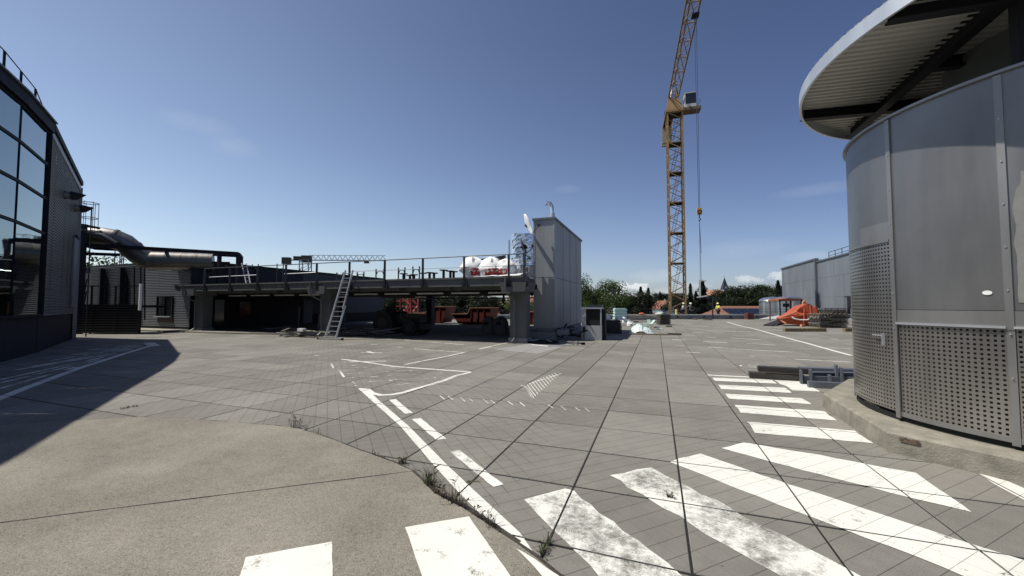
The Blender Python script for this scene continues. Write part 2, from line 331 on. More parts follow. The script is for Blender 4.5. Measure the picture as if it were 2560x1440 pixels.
class MB:
    def __init__(s): s.v = []; s.f = []; s.smooth = False
    def add(s, vs, fs):
        b = len(s.v); s.v += [tuple(v) for v in vs]; s.f += [tuple(b+i for i in f) for f in fs]; return s
    def box(s, c, size, rz=0.0, M4=None):
        x, y, z = (d/2 for d in size)
        vs = [Vector((a, b, d)) for a in (-x, x) for b in (-y, y) for d in (-z, z)]
        if M4 is None: M4 = Matrix.Translation(Vector(c)) @ Matrix.Rotation(rz, 4, 'Z')
        return s.add([M4 @ v for v in vs], [(0,1,3,2),(4,6,7,5),(0,4,5,1),(2,3,7,6),(0,2,6,4),(1,5,7,3)])
    def bb(s, a, b):                       # box between two corners
        return s.box([(p+q)/2 for p, q in zip(a, b)], [abs(p-q) for p, q in zip(a, b)])
    def bar(s, p, q, w, h=None, up=Vector((0,0,1))):
        p, q = Vector(p), Vector(q); h = w if h is None else h
        d = (q-p); ln = d.length
        if ln < 1e-6: return s
        d.normalize(); side = d.cross(up)
        if side.length < 1e-4: side = d.cross(Vector((0,1,0)))
        side.normalize(); u = side.cross(d)
        vs = [e+side*a*w/2+u*b*h/2 for e in (p, q) for a, b in ((-1,-1),(1,-1),(1,1),(-1,1))]
        return s.add(vs, [(0,3,2,1),(4,5,6,7),(0,1,5,4),(1,2,6,5),(2,3,7,6),(3,0,4,7)])
    def tube(s, pts, r, n=8, caps=True):
        pts = [Vector(p) for p in pts]; rs = r if isinstance(r, (list, tuple)) else [r]*len(pts)
        b = len(s.v); prev = None
        for i, p in enumerate(pts):
            d = (pts[min(i+1, len(pts)-1)]-pts[max(i-1, 0)]).normalized()
            if prev is None:
                side = d.cross(Vector((0,0,1)))
                if side.length < 1e-3: side = Vector((1,0,0))
            else: side = prev-d*prev.dot(d)
            side.normalize(); prev = side; u = side.cross(d)
            for k in range(n):
                a = 2*math.pi*k/n; s.v.append(tuple(p+(side*math.cos(a)+u*math.sin(a))*rs[i]))
        for i in range(len(pts)-1):
            for k in range(n):
                k2 = (k+1) % n; s.f.append((b+i*n+k, b+i*n+k2, b+(i+1)*n+k2, b+(i+1)*n+k))
        if caps:
            s.f.append(tuple(b+k for k in reversed(range(n)))); s.f.append(tuple(b+(len(pts)-1)*n+k for k in range(n)))
        return s
    def prism(s, poly, z0, z1):
        n = len(poly); b = len(s.v)
        ar = sum(poly[i][0]*poly[(i+1)%n][1]-poly[(i+1)%n][0]*poly[i][1] for i in range(n))
        if ar < 0: poly = list(reversed(poly))
        s.v += [(p[0], p[1], z0) for p in poly]+[(p[0], p[1], z1) for p in poly]
        s.f.append(tuple(b+i for i in reversed(range(n)))); s.f.append(tuple(b+n+i for i in range(n)))
        for i in range(n): j = (i+1) % n; s.f.append((b+i, b+j, b+n+j, b+n+i))
        return s
    def lathe(s, prof, n=24, c=(0,0,0), a0=0.0, a1=360.0):
        full = abs(a1-a0-360) < .01; m = n if full else n+1; b = len(s.v); c = Vector(c)
        for r, z in prof:
            for k in range(m):
                a = R(a0+(a1-a0)*k/n); s.v.append((c.x+r*math.cos(a), c.y+r*math.sin(a), c.z+z))
        for i in range(len(prof)-1):
            for k in range(n):
                k2 = (k+1) % m; s.f.append((b+i*m+k, b+i*m+k2, b+(i+1)*m+k2, b+(i+1)*m+k))
        return s
    def build(s, name, mat, parent=None, world=True, smooth=False, kind=None, label=None, cat=None, group=None, bevel=0.0):
        me = bpy.data.meshes.new(name)
        if parent is not None:
            off = ORG[parent.name] if world else Vector((0,0,0))
            loc = Vector((0,0,0)); org = ORG[parent.name]
        elif kind == 'structure': off = loc = org = Vector((0,0,0))
        else:
            xs, ys, zs = zip(*s.v); off = Vector(((min(xs)+max(xs))/2, (min(ys)+max(ys))/2, min(zs))); loc = org = off
            if not world: off = loc = org = Vector((0,0,0))
        me.from_pydata([(x-off.x, y-off.y, z-off.z) for x, y, z in s.v], [], s.f)
        if smooth:
            me.polygons.foreach_set('use_smooth', [True]*len(me.polygons)); me.set_sharp_from_angle(angle=R(38))
        me.materials.append(mat); me.update()
        o = bpy.data.objects.new(name, me); link(o); o.location = loc; ORG[o.name] = Vector(org)
        if parent is not None: o.parent = parent
        if bevel:
            bv = o.modifiers.new('bevel', 'BEVEL'); bv.width = bevel; bv.segments = 1; bv.limit_method = 'ANGLE'
        return props(o, label, cat, group, kind)

def dup(root, loc=None, rz=None, label=None, group=None, scale=None):
    def cp(o, par):
        c = o.copy(); link(c); c.parent = par
        if par is not None: c.matrix_parent_inverse = o.matrix_parent_inverse
        for ch in list(o.children): cp(ch, c)
        return c
    r = cp(root, None)
    if loc is not None: r.location = loc
    if rz is not None: r.rotation_euler = (0, 0, rz)
    if scale is not None: r.scale = scale if isinstance(scale, (tuple, list)) else (scale,)*3
    if label: r['label'] = label
    if group: r['group'] = group
    ORG[r.name] = Vector(r.location)
    return r
def inst(src, parent=None, loc=(0,0,0), rz=0.0, name=None):     # a further piece sharing mesh data
    c = bpy.data.objects.new(name or src.name.split('.')[0], src.data); link(c); c.location = loc; c.rotation_euler = (0,0,rz)
    if parent is not None: c.parent = parent
    return c

# ================================================================== SETTING: terrain and roof deck
def hgt(p):
    d = math.hypot(p.x, p.y)
    f = -math.sin(YAW)*p.x+math.cos(YAW)*p.y
    if f < 20: return -6.0
    h = -6+max(0, min(1, (d-110)/260))**1.3*13 + 2.0*noise.noise(Vector((p.x/140, p.y/140, 0)))*min(1, d/250)
    if d > 520: h -= (d-520)*.012
    return h
def terrain():
    mb = MB(); rings = [1, 55, 80, 105, 130, 160, 200, 250, 300, 350, 400, 480, 560, 700, 1000, 1600, 2600, 5000]; n = 96
    for r in rings:
        for k in range(n):
            a = 2*math.pi*k/n; p = Vector((r*math.cos(a), r*math.sin(a), 0)); mb.v.append((p.x, p.y, hgt(p)))
    for i in range(len(rings)-1):
        for k in range(n): k2 = (k+1) % n; mb.f.append((i*n+k, (i+1)*n+k, (i+1)*n+k2, i*n+k2))
    mb.f.append(tuple(range(n)))
    m = M('meadow_ground', (.055,.075,.03), .95, var=.4, scale=.08)
    mb.build('terrain', m, kind='structure', smooth=True)
terrain()

FAR_F = 44.6                                            # forward distance of the far edge of the roof
edgeL, edgeR = C(-34, FAR_F-2.2), C(44, FAR_F+.3)
def deck_poly(): return [(-46,-30),(40,-30),(40,C(44,FAR_F).y),(edgeR.x,edgeR.y),(edgeL.x,edgeL.y),(-46,edgeL.y)]
rp = [(-60,-40),(45,-40),(edgeR.x+3,edgeR.y),(edgeL.x,edgeL.y),(-60,edgeL.y)]
MB().prism(rp, -6.5, -.030).build('roof_deck', M('roof_screed', (.10,.095,.085), .95, bump=.03), kind='structure')

pave = structure('paving')
def slab_at(mb, x0, y0, dz=0.0):
    g = .0078; h = .0135; b = .005; x1, y1 = x0+GS-g, y0+GS-h; x0 += g; y0 += h
    v = [(x0,y0,-.035),(x1,y0,-.035),(x1,y1,-.035),(x0,y1,-.035),(x0,y0,-b+dz),(x1,y0,-b+dz),(x1,y1,-b+dz),(x0,y1,-b+dz),
         (x0+b,y0+b,dz),(x1-b,y0+b,dz),(x1-b,y1-b,dz),(x0+b,y1-b,dz)]
    mb.add(v, [(0,1,5,4),(1,2,6,5),(2,3,7,6),(3,0,4,7),(4,5,9,8),(5,6,10,9),(6,7,11,10),(7,4,8,11),(8,9,10,11)])
cells = []
elp, erp = edgeL, edgeR
def beyond(x, y):   # past the far parapet
    return (erp.x-elp.x)*(y-elp.y)-(erp.y-elp.y)*(x-elp.x) > -.3
for i in range(-38, 28):
    for j in range(-6, 58):
        x0, y0 = GX+i*GS, GY+j*GS
        if not beyond(x0+GS/2, y0+GS/2): cells.append((x0, y0, i, j))
def seen(x, y):
    f = -math.sin(YAW)*x+math.cos(YAW)*y; l = math.cos(YAW)*x+math.sin(YAW)*y
    return f > 1.7 and abs(l) < f*1.32+.9
AGG_PX = [(-700,1100),(-300,1080),(0,1064),(180,1053),(260,1048),(342,1044),(430,1046),(500,1051),(560,1055),(610,1059),(660,1063),(700,1067),(740,1071),(801,1089),(850,1108),(900,1128),
          (950,1146),(992,1161),(1028,1178),(1062,1211),(1083,1235),(1120,1255),(1157,1271),(1175,1285),(1236,1325),(1290,1362),(1340,1396),(1395,1442),(1500,1540),(1640,1700)]
AGG_W = [G(*p) for p in AGG_PX]
def in_poly(x, y, poly):
    c = False; n = len(poly)
    for i in range(n):
        a, b = poly[i], poly[(i+1) % n]
        if (a[1] > y) != (b[1] > y) and x < (b[0]-a[0])*(y-a[1])/(b[1]-a[1])+a[0]: c = not c
    return c
aggp = [(p.x, p.y) for p in AGG_W]+[(AGG_W[-1].x, -6), (-22, -6), (-22, 1)]
near, rest = [], []
for c in cells:
    x0, y0 = c[0], c[1]
    cs = [(x0,y0),(x0+GS,y0),(x0,y0+GS),(x0+GS,y0+GS)]
    if all(in_poly(x, y, aggp) for x, y in cs): continue
    (near if seen(x0+GS/2, y0+GS/2) else rest).append(c)
near.sort(key=lambda c: math.hypot(c[0]+GS/2, c[1]+GS/2)); rest += near[290:]; near = near[:290]
mb = MB(); slab_at(mb, 0, 0); src = mb.build('paving_slab', SLAB, pave)
rnd = random.Random(3)
for k, (x, y, i, j) in enumerate(near):
    o = src if k == 0 else inst(src, pave); o.location = (x, y, rnd.uniform(-.0012, .0012))
mb = MB()
for x, y, i, j in rest: slab_at(mb, x, y, rnd.uniform(-.001, .001))
mb.build('far_paving_slab', SLAB, pave, kind='stuff')

MB().prism([(-34,-5),(27,-5),(edgeR.x-12,edgeR.y-7),(C(4,FAR_F-1).x,C(4,FAR_F-1).y),(edgeL.x+4,edgeL.y-3)], -.028, -.0075).build('joint_bed', JOINT, pave)
# cast in place apron in the foreground left: two plates with a joint between them
jl, jr = G(0,1310), G(1030,1180)
def side(p): return (jr.x-jl.x)*(p[1]-jl.y)-(jr.y-jl.y)*(p[0]-jl.x)
def clip(poly, fn):
    out = []; n = len(poly)
    for i in range(n):
        a, b = poly[i], poly[(i+1) % n]; fa, fb = fn(a), fn(b)
        if fa >= 0: out.append((a[0], a[1]))
        if (fa >= 0) != (fb >= 0): t = fa/(fa-fb); out.append((a[0]+(b[0]-a[0])*t, a[1]+(b[1]-a[1])*t))
    return out
ap = structure('concrete_apron')
jit = random.Random(5)
def densify(poly, step=.12, amp=.006):
    out = []
    for i in range(len(poly)):
        a, b = poly[i], poly[(i+1) % len(poly)]; d = math.hypot(b[0]-a[0], b[1]-a[1]); k = max(1, min(60, int(d/step)))
        for q in range(k): t = q/k; out.append((a[0]+(b[0]-a[0])*t+jit.uniform(-amp, amp), a[1]+(b[1]-a[1])*t+jit.uniform(-amp, amp)))
    return out
MB().prism(densify(clip(aggp, lambda p: side(p)-.012)), -.03, .010).build('concrete_plate', AGG, ap)
MB().prism(densify(clip(aggp, lambda p: -side(p)-.012)), -.03, .009).build('concrete_plate', AGG, ap)
# dirt seam along the apron edge
mb = MB()
for i in range(3, len(AGG_W)-1):
    a, b = AGG_W[i], AGG_W[i+1]; d = (b-a).normalized(); n = Vector((-d.y, d.x, 0))
    if n.x+n.y < 0: n = -n
    w = .022+.014*jit.random()+(.03 if 1040 < AGG_PX[i][0] < 1240 else 0)
    mb.add([a+Vector((0,0,.004)), b+Vector((0,0,.004)), b+n*w+Vector((0,0,.004)), a+n*w+Vector((0,0,.004))], [(0,1,2,3)])
mb.build('dirt_seam', M('seam_dirt', (.05,.043,.033), .95, var=.5, scale=30, bump=.2), ap)

# ------------------------------------------------------------------ road paint, cut along the slab joints
def paint(poly, mat=None, name='painted_stripe', parent=None, z=.0035, onslab=True):
    poly = [(p[0], p[1]) for p in poly]; mb = MB()
    if onslab:
        xs = [p[0] for p in poly]; ys = [p[1] for p in poly]; g = .0075
        for i in range(int(math.floor((min(xs)-GX)/GS)), int(math.floor((max(xs)-GX)/GS))+1):
            for j in range(int(math.floor((min(ys)-GY)/GS)), int(math.floor((max(ys)-GY)/GS))+1):
                x0, y0 = GX+i*GS+g, GY+j*GS+g; x1, y1 = x0+GS-2*g, y0+GS-2*g
                q = poly
                for fn in (lambda p: p[0]-x0, lambda p: x1-p[0], lambda p: p[1]-y0, lambda p: y1-p[1]):
                    if len(q) > 2: q = clip(q, fn)
                if len(q) > 2:
                    ar = sum(q[k][0]*q[(k+1)%len(q)][1]-q[(k+1)%len(q)][0]*q[k][1] for k in range(len(q)))
                    if abs(ar) < 1e-5: continue
                    if ar < 0: q = q[::-1]
                    mb.add([(a, b, z) for a, b in q], [tuple(range(len(q)))])
    else: mb.add([(a, b, z) for a, b in poly], [tuple(range(len(poly)))])
    if mb.f: return mb.build(name, mat or PAINT, parent or pave)
def ragged(poly, amp=.012, step=.1, seed=1):
    global jit
    jit = random.Random(seed); return densify([(p[0], p[1]) for p in poly], step, amp)
def pxp(l, z=0.0): return [G(x, y, z) for x, y in l]
LZ = [0]
def line(pts, w, mat=None, name='painted_line', px=True, rag=.006):
    LZ[0] = (LZ[0]+1) % 6
    P = pxp(pts) if px else [Vector((a, b, 0)) for a, b in pts]
    L_, R_ = [], []
    for i, p in enumerate(P):
        d = (P[min(i+1, len(P)-1)]-P[max(i-1, 0)]).normalized(); n = Vector((-d.y, d.x, 0))
        L_.append(p+n*w/2); R_.append(p-n*w/2)
    # keep each segment convex for the joint clipping
    mbs = MB()
    for i in range(len(P)-1):
        quad = [(L_[i].x, L_[i].y), (L_[i+1].x, L_[i+1].y), (R_[i+1].x, R_[i+1].y), (R_[i].x, R_[i].y)]
        o = paint(quad, mat, name, z=.0042+LZ[0]*.0006)
        if o is None: continue
        me = o.data; mbs.add([tuple(v.co) for v in me.vertices], [tuple(f.vertices) for f in me.polygons])
        bpy.data.objects.remove(o)
    if mbs.f: return mbs.build(name, mat or PAINT, pave)

c3 = lambda l: [(1700+x*.1797, 900+y*.1797) for x, y in l]
r6 = lambda l: [(600+x*.3516, 840+y*.3516) for x, y in l]
c7 = lambda l: [(1440+x*.2734, 640+y*.2734) for x, y in l]
stripes = [
 ([(1305,1250),(1360,1236),(1415,1223),(1431,1229),(1708,1440),(1800,1510),(1560,1510),(1504,1440)], PAINT_WORN),
 ([(1527,1190),(1625,1169),(1642,1176),(1900,1311),(2083,1404),(2260,1500),(2060,1500),(1940,1440),(1858,1392)], PAINT_WORN),
 ([(1673,1155),(1750,1134),(1900,1187),(2209,1289),(2390,1349),(2560,1401),(2800,1480),(2700,1560),(2405,1440),(2359,1419),(2055,1303),(1900,1244)], PAINT),
 ([(1802,1121),(1860,1106),(1939,1120),(2050,1138),(2207,1169),(2287,1182),(2431,1281),(2230,1233),(1900,1148)], PAINT),
 ([(2434,1181),(2524,1205),(2640,1255),(2640,1290),(2560,1251)], PAINT),
 (c3([(380,205),(1100,240),(1080,252),(385,216)]), PAINT),
 (c3([(450,245),(1280,280),(1350,330),(480,290)]), PAINT),
 (c3([(1310,282),(1680,300),(1780,350),(1960,445),(1570,425),(1470,360),(1390,335)]), PAINT),
 (c3([(530,345),(1470,390),(1560,460),(570,405)]), PAINT),
 (c3([(625,470),(1700,535),(1830,615),(690,540)]), PAINT),
 (c3([(760,625),(2000,715),(2185,845),(850,735)]), PAINT),
 (c3([(940,862),(2420,985),(2690,1160),(1050,1015)]), PAINT),
]
for k, (poly, m) in enumerate(stripes):
    paint(ragged(pxp(poly), .010 if m is PAINT else .018, .12, 20+k), m)
# long edge line and the three short dashes beside it
EL_L = [(895,971),(927,1000),(1001,1066),(1083,1162),(1141,1226),(1205,1290),(1233,1322),(1334,1390)]
EL_R = [(916,971),(946,1000),(1022,1066),(1120,1165),(1178,1220),(1240,1277),(1300,1333),(1340,1391)]
mbe = MB()
for i in range(len(EL_L)-1):
    q = pxp([EL_L[i], EL_L[i+1], EL_R[i+1], EL_R[i]])
    q = [(p.x, p.y) for p in q]
    o = paint(q, PAINT)
    if o: mbe.add([tuple(v.co) for v in o.data.vertices], [tuple(f.vertices) for f in o.data.polygons]); bpy.data.objects.remove(o)
mbe.build('painted_edge_line', PAINT, pave)
for q in ([(1058,455),(1108,450),(1228,548),(1175,555)], [(1222,592),(1285,585),(1468,733),(1395,740)], [(1492,825),(1562,812),(1872,1058),(1805,1076)]):
    paint(ragged(pxp(r6(q)), .006, .1, 9), PAINT_WORN if q[0][0] > 1400 else PAINT, 'painted_dash')
# rubbed-out hatched wedge
line(r6([(720,165),(900,188),(1100,218),(1350,236),(1640,257)]), .10, PAINT, 'painted_curve')
line(r6([(1640,259),(1540,282),(1450,318),(1340,352),(1250,376),(1160,404),(1080,418),(1000,422),(940,408),(900,378)]), .11, PAINT, 'painted_curve')
line(r6([(650,200),(665,230)]), .05, PAINT_WORN); line(r6([(708,245),(740,295)]), .05, PAINT_WORN); line(r6([(785,295),(825,362)]), .04, PAINT_FADED)
line(r6([(525,138),(560,140)]), .06, PAINT_WORN); line(r6([(575,160),(760,165)]), .09, PAINT_FADED)
line(r6([(730,185),(1040,180)]), .09, PAINT_WORN)
for k, (a, b) in enumerate([((660,210),(1060,212)),((640,228),(1180,226)),((740,272),(1380,238)),((750,298),(1480,262)),((830,330),(1400,296)),((940,362),(1330,330)),((600,190),(960,196))]):
    line(r6([a, b]), .085, PAINT_FADED, 'worn_hatch_line'); 
line(r6([(860,118),(1012,122)]), .10, PAINT_WORN); line(r6([(905,110),(950,124)]), .12, PAINT_WORN)
line(r6([(1170,28),(1400,48),(1590,62)]), .09, PAINT_WORN); line(r6([(1080,76),(1160,82)]), .07, PAINT_WORN); line(r6([(1240,92),(1430,106),(1600,119)]), .09, PAINT_WORN)
line(r6([(1612,115),(1450,150),(1300,178),(1170,205)]), .08, PAINT_WORN); line(r6([(1700,94),(1790,74)]), .12, PAINT); line(r6([(1790,72),(1905,48)]), .09, PAINT_WORN)
line(r6([(930,60),(975,63)]), .08, PAINT_WORN)
for k in range(12):                                     # fan of thin scratches
    t = k/11; a = (2020+t*215, 352-t*88); ln = 78*(1-t)+20
    line(r6([a, (a[0]+ln*.55+14, a[1]+ln*.9+4)]), .016, PAINT, 'paint_scratch')
line(r6([(2000,352),(2040,372),(2080,436)]), .05, PAINT_WORN)
line(r6([(2008,358),(2120,320),(2285,268)]), .03, PAINT_WORN)
for a in (1420, 1480, 1565, 1625, 1730, 1780, 1905, 1990, 2190, 2280, 2380, 2450):
    yy = 425+(a-1420)*.085; line(r6([(a, yy), (a+36, yy+26+8*random.random())]), .018, PAINT_WORN, 'paint_scratch')
# bays and long line on the right of the roof
line(c7([(1380,603),(1500,640),(1600,660),(1700,685),(1800,715),(1900,742),(2000,770),(2100,795),(2300,852),(2520,912)]), .14, PAINT)
for a in [(1160,680,1590,695),(1590,725,1900,740),(1640,700,1700,703),(880,765,1000,770),(1160,785,1385,793),(1210,832,1460,852),(1460,852,1700,866),(1700,866,1980,880),
          (900,818,990,822),(1010,880,1135,886),(1590,914,1640,920),(2000,945,2260,960),(2270,960,2510,972),(2280,840,2510,852),(1420,750,1700,768),(1700,768,2050,785),(1060,600,1400,606),
          (2330,758,2400,764),(1560,800,1820,816),(1200,745,1280,748),(1960,706,2220,720),(2300,695,2450,700),(1480,620,1700,628),(1080,640,1200,644),(1730,650,1900,660),(1060,700,1160,703),(1240,620,1330,622)]:
    fade = (a[0]*7+a[1]) % 3
    line(c7([(a[0], a[1]), (a[2], a[3])]), (.09, .12, .10)[fade], (PAINT, PAINT_WORN, PAINT_WORN)[fade], 'bay_line')
# painted bicycle sign, seen from its side
def bike():
    o0 = G(1858,916); u = (G(1935,917)-o0).normalized(); v = Vector((-u.y, u.x, 0)); mb = MB()
    def seg(a, b, w=.05):
        A, B = o0+u*a[0]+v*a[1], o0+u*b[0]+v*b[1]; d = (B-A).normalized(); n = Vector((-d.y, d.x, 0))*w/2; zz = Vector((0,0,.0036))
        mb.add([A+n+zz, A-n+zz, B-n+zz, B+n+zz], [(3,2,1,0)] if (n.cross(B-A)).z > 0 else [(0,1,2,3)])
    for cx in (.12, .62):
        for k in range(12):
            a0, a1 = 2*math.pi*k/12, 2*math.pi*(k+1)/12
            seg((cx+.17*math.cos(a0), .22*math.sin(a0)), (cx+.17*math.cos(a1), .22*math.sin(a1)), .045)
    for a, b in (((.12,0),(.3,.22)), ((.3,.22),(.52,.2)), ((.52,.2),(.62,0)), ((.12,0),(.36,0)), ((.36,0),(.52,.2)), ((.36,0),(.28,.3)), ((.52,.2),(.5,.34)), ((.72,.02),(.98,.0)), ((.8,.08),(.8,-.08))): seg(a, b)
    mb.build('painted_bicycle_sign', PAINT_WORN, pave)
bike()
# shaded lot on the far left
line([(-40,1012),(60,972),(200,920),(300,888),(385,862)], .16, PAINT)
line([(372,857),(388,866)], .34, PAINT)
for a, b in (((0,972),(190,918)),((0,958),(250,899)),((0,950),(260,893)),((40,925),(290,884)),((80,917),(330,873)),((120,903),(350,866)),((180,888),(365,861)),((220,876),(372,858))):
    line([a, b], .10, PAINT_WORN, 'hatch_line')
line([(395,848),(470,842)], .09, PAINT_WORN)
# blocks on the apron
paint(ragged([(p.x, p.y) for p in pxp([(615,1394),(830,1355),(832,1440),(834,1560),(560,1560),(599,1440)], .01)], .0015, .08, 31), PAINT_AGG, 'painted_block', ap, .0135, False)
paint(ragged([(p.x, p.y) for p in pxp([(1013,1319),(1172,1292),(1276,1440),(1370,1560),(1100,1560),(1055,1440)], .01)], .0015, .08, 32), PAINT_AGG, 'painted_block', ap, .0135, False)
paint(ragged(pxp([(1290,1372),(1310,1382),(1395,1440),(1450,1490),(1400,1490),(1356,1440)], .01), .006, .08, 33), PAINT_AGG, 'painted_edge_remnant', ap, .0135, False)
# cleaner square by the hose
m_clean = M('cleaned_slab', (.27,.265,.25), .85, var=.1)
q = pxp([(1235,874),(1330,858),(1405,868),(1345,884)])
paint([(p.x, p.y) for p in q], m_clean, 'pale_patch', z=.0022)
exec_parts = True

# ================================================================== helpers for sheets
def corrugated(mb, p0, p1, z0, z1, pitch=.076, depth=.022, z1b=None, out=None):
    """sheet with horizontal ribs between two plan points; z1b lets the top edge slope"""
    p0, p1 = Vector((p0[0], p0[1], 0)), Vector((p1[0], p1[1], 0)); z1b = z1 if z1b is None else z1b
    d = (p1-p0).normalized(); n = Vector((d.y, -d.x, 0)) if out is None else Vector(out)
    k = max(2, int((max(z1, z1b)-z0)/pitch)); pr = []
    for i in range(k+1):
        for f, o in ((0, 0), (.25, 1), (.5, 1), (.75, 0)):
            if i == k and f > 0: continue
            pr.append(((i+f)/k, o*depth))
    b = len(mb.v)
    for t, o in pr:
        mb.v.append(tuple(p0+n*o+Vector((0,0,z0+(z1-z0)*t)))); mb.v.append(tuple(p1+n*o+Vector((0,0,z0+(z1b-z0)*t))))
    for i in range(len(pr)-1): mb.f.append((b+2*i, b+2*i+1, b+2*i+3, b+2*i+2))
    return mb

# ================================================================== LEFT BUILDING (glass front, ribbed cladding)
GC = (-19.4, 7.0)
wl = [GC, (-16.7, 5.27), (-13.05, 2.3), (-11.0, .75), (-8.0, -1.9), (-5.0, -5.0)]
lb = thing('glass_fronted_building', 'dark building at the left edge with a glass front and grey ribbed cladding', 'building', (-16, 6, 0))
pts = [Vector((a, b, 0)) for a, b in wl]
# resample the glass line into bays of 2.1 m
bays = [pts[0].copy()]; acc = 0; cur = pts[0].copy(); k = 1
while k < len(pts) and len(bays) < 11:
    d = (pts[k]-cur); need = (2.5 if len(bays) == 1 else 2.1)-acc
    if d.length > need: cur = cur+d.normalized()*need; bays.append(cur.copy()); acc = 0
    else: acc += d.length; cur = pts[k].copy(); k += 1
ROWS = [1.25, 4.0, 5.19, 6.35, 7.45]
PANE = bpy.data.materials.new('facade_glass'); PANE.use_nodes = True
pb = PANE.node_tree.nodes['Principled BSDF']; pb.inputs['Base Color'].default_value = (.34,.40,.40,1); pb.inputs['Metallic'].default_value = 1.0; pb.inputs['Roughness'].default_value = .025
pb.inputs['Specular IOR Level'].default_value = .5; pb.inputs['IOR'].default_value = 1.5
_gn = PANE.node_tree; _nz = _gn.nodes.new('ShaderNodeTexNoise'); _nz.inputs['Scale'].default_value = .9; _nz.inputs['Detail'].default_value = 2
_gg = _gn.nodes.new('ShaderNodeNewGeometry'); _gn.links.new(_gg.outputs['Position'], _nz.inputs[0]); _bp = _gn.nodes.new('ShaderNodeBump'); _bp.inputs['Strength'].default_value = .12; _bp.inputs['Distance'].default_value = .03
_gn.links.new(_nz.outputs[0], _bp.inputs['Height']); _gn.links.new(_bp.outputs[0], pb.inputs['Normal'])
MULL = M('navy_mullion', (.006,.007,.012), .6, 0, spec=.15)
for i in range(len(bays)-1):
    a, b = bays[i], bays[i+1]; d = (b-a).normalized(); n = Vector((-d.y, d.x, 0))
    if n.x < 0 and n.y < 0: n = -n
    for j in range(4):
        z0, z1 = ROWS[j]+.05, ROWS[j+1]-.05; A, B = a+d*.03+n*.0, b-d*.03
        MB().add([A+Vector((0,0,z0)), B+Vector((0,0,z0)), B+Vector((0,0,z1)), A+Vector((0,0,z1)),
                  A-n*.02+Vector((0,0,z0)), B-n*.02+Vector((0,0,z0)), B-n*.02+Vector((0,0,z1)), A-n*.02+Vector((0,0,z1))],
                 [(0,1,2,3),(7,6,5,4),(0,4,5,1),(3,2,6,7)]).build('pane', PANE, lb)
    for z in ROWS:
        MB().bar(a+n*.005+Vector((0,0,z)), b+n*.005+Vector((0,0,z)), .05 if z > 1.3 else .10, .085).build('transom', MULL, lb)
    MB().bar(a+n*.004+Vector((0,0,1.2)), a+n*.004+Vector((0,0,7.5)), .03 if i else .10, .03 if i else .10).build('mullion', MULL, lb)
    MB().add([a-n*.06, b-n*.06, b-n*.06+Vector((0,0,1.2)), a-n*.06+Vector((0,0,1.2))], [(0,1,2,3)]).build('plinth', M('plinth_render', (.014,.015,.018), .9), lb)
    MB().bar(a+n*.04+Vector((0,0,7.64)), b+n*.04+Vector((0,0,7.64)), .16, .34).build('roof_fascia', MULL, lb)
    MB().bar(a+n*.06+Vector((0,0,7.84)), b+n*.06+Vector((0,0,7.84)), .24, .05).build('roof_flashing', M('roof_flashing', (.11,.115,.12), .4, .4), lb)
CE = (-25.4, 10.2)
ca, cb = Vector((*GC, 0)), Vector((*CE, 0)); cd = (cb-ca).normalized(); cn = Vector((-cd.y, cd.x, 0)); cn = cn if cn.y > 0 else -cn
cn = -cn if False else cn
L_ = (cb-ca).length; NP = 6
def ctop(t): return 7.42+(7.05-7.42)*t
for i in range(NP):
    t0, t1 = i/NP, (i+1)/NP; p0, p1 = ca+cd*L_*t0, ca+cd*L_*t1
    zb = 1.2
    corrugated(MB(), p0, p1-cd*.012, zb, ctop(t0), .105, .045, ctop(t1), out=cn).build('cladding_sheet', CORR, lb)
MB().bar(ca+Vector((0,0,7.72))+cn*.04, cb+Vector((0,0,7.3))+cn*.04, .18, .2).build('roof_fascia', MULL, lb)
MB().bar(ca+Vector((0,0,7.5))+cn*.03, cb+Vector((0,0,7.07))+cn*.03, .08, .2).build('pale_soffit_strip', M('pale_soffit', (.42,.44,.46), .5, .2), lb)
MB().bar(cb+cn*.03+Vector((0,0,0)), cb+cn*.03+Vector((0,0,7.1)), .14, .14).build('corner_trim', CORR, lb)
MB().prism([(p.x, p.y) for p in (ca-cn*.05, cb-cn*.05, cb-cn*.2, ca-cn*.2)], 0, 1.2).build('plinth', M('plinth_render'), lb)
# end wall, roof and body behind
body = [(p.x, p.y) for p in bays]; inner = [(-30,-18), (-45,-18), (-45,14), (CE[0]-.1, CE[1]+.02)]
nb = len(bays); off = []
for i, p in enumerate(bays):
    off.append((p.x-.35, p.y-.35))
MB().prism([(-45,8),(CE[0]-.05,CE[1]-.06),(ca.x-.1,ca.y-.12)]+[(x, y) for x, y in off[1:]]+[(-45,-14)], 0, 7.0).build('building_body', M('body_render', (.05,.055,.065), .9), lb)
# door with pale frame near the far end of the ribbed wall
dp = ca+cd*L_*.80
MB().prism([(q.x, q.y) for q in (dp+cn*.035, dp+cd*1.05+cn*.035, dp+cd*1.05+cn*.09, dp+cn*.09)], 1.5, 4.6).build('door', M('grey_door', (.17,.18,.20), .5, .1), lb)
MB().prism([(q.x, q.y) for q in (dp+cd*.1+cn*.092, dp+cd*.95+cn*.092, dp+cd*.95+cn*.15, dp+cd*.1+cn*.15)], 4.6, 4.72).build('door_hood', DARKSTEEL, lb)
# handrail seen by the door
for dz in (0, .55):
    MB().tube([dp+cn*.5-cd*1.2+Vector((0,0,.9+dz)), dp+cn*.5+cd*.1+Vector((0,0,2.2+dz)), dp+cn*.5+cd*.9+Vector((0,0,2.2+dz))], .025, 6).build('handrail', DARKSTEEL, lb)
pp = G(160, 838)
q_ = CP(157, 18.4); MB().bar(q_, q_+Vector((.02,.02,.98)), .24, .06).build('pale_side_sheet', M('pale_grey_sheet', (.30,.32,.34), .6), lb)
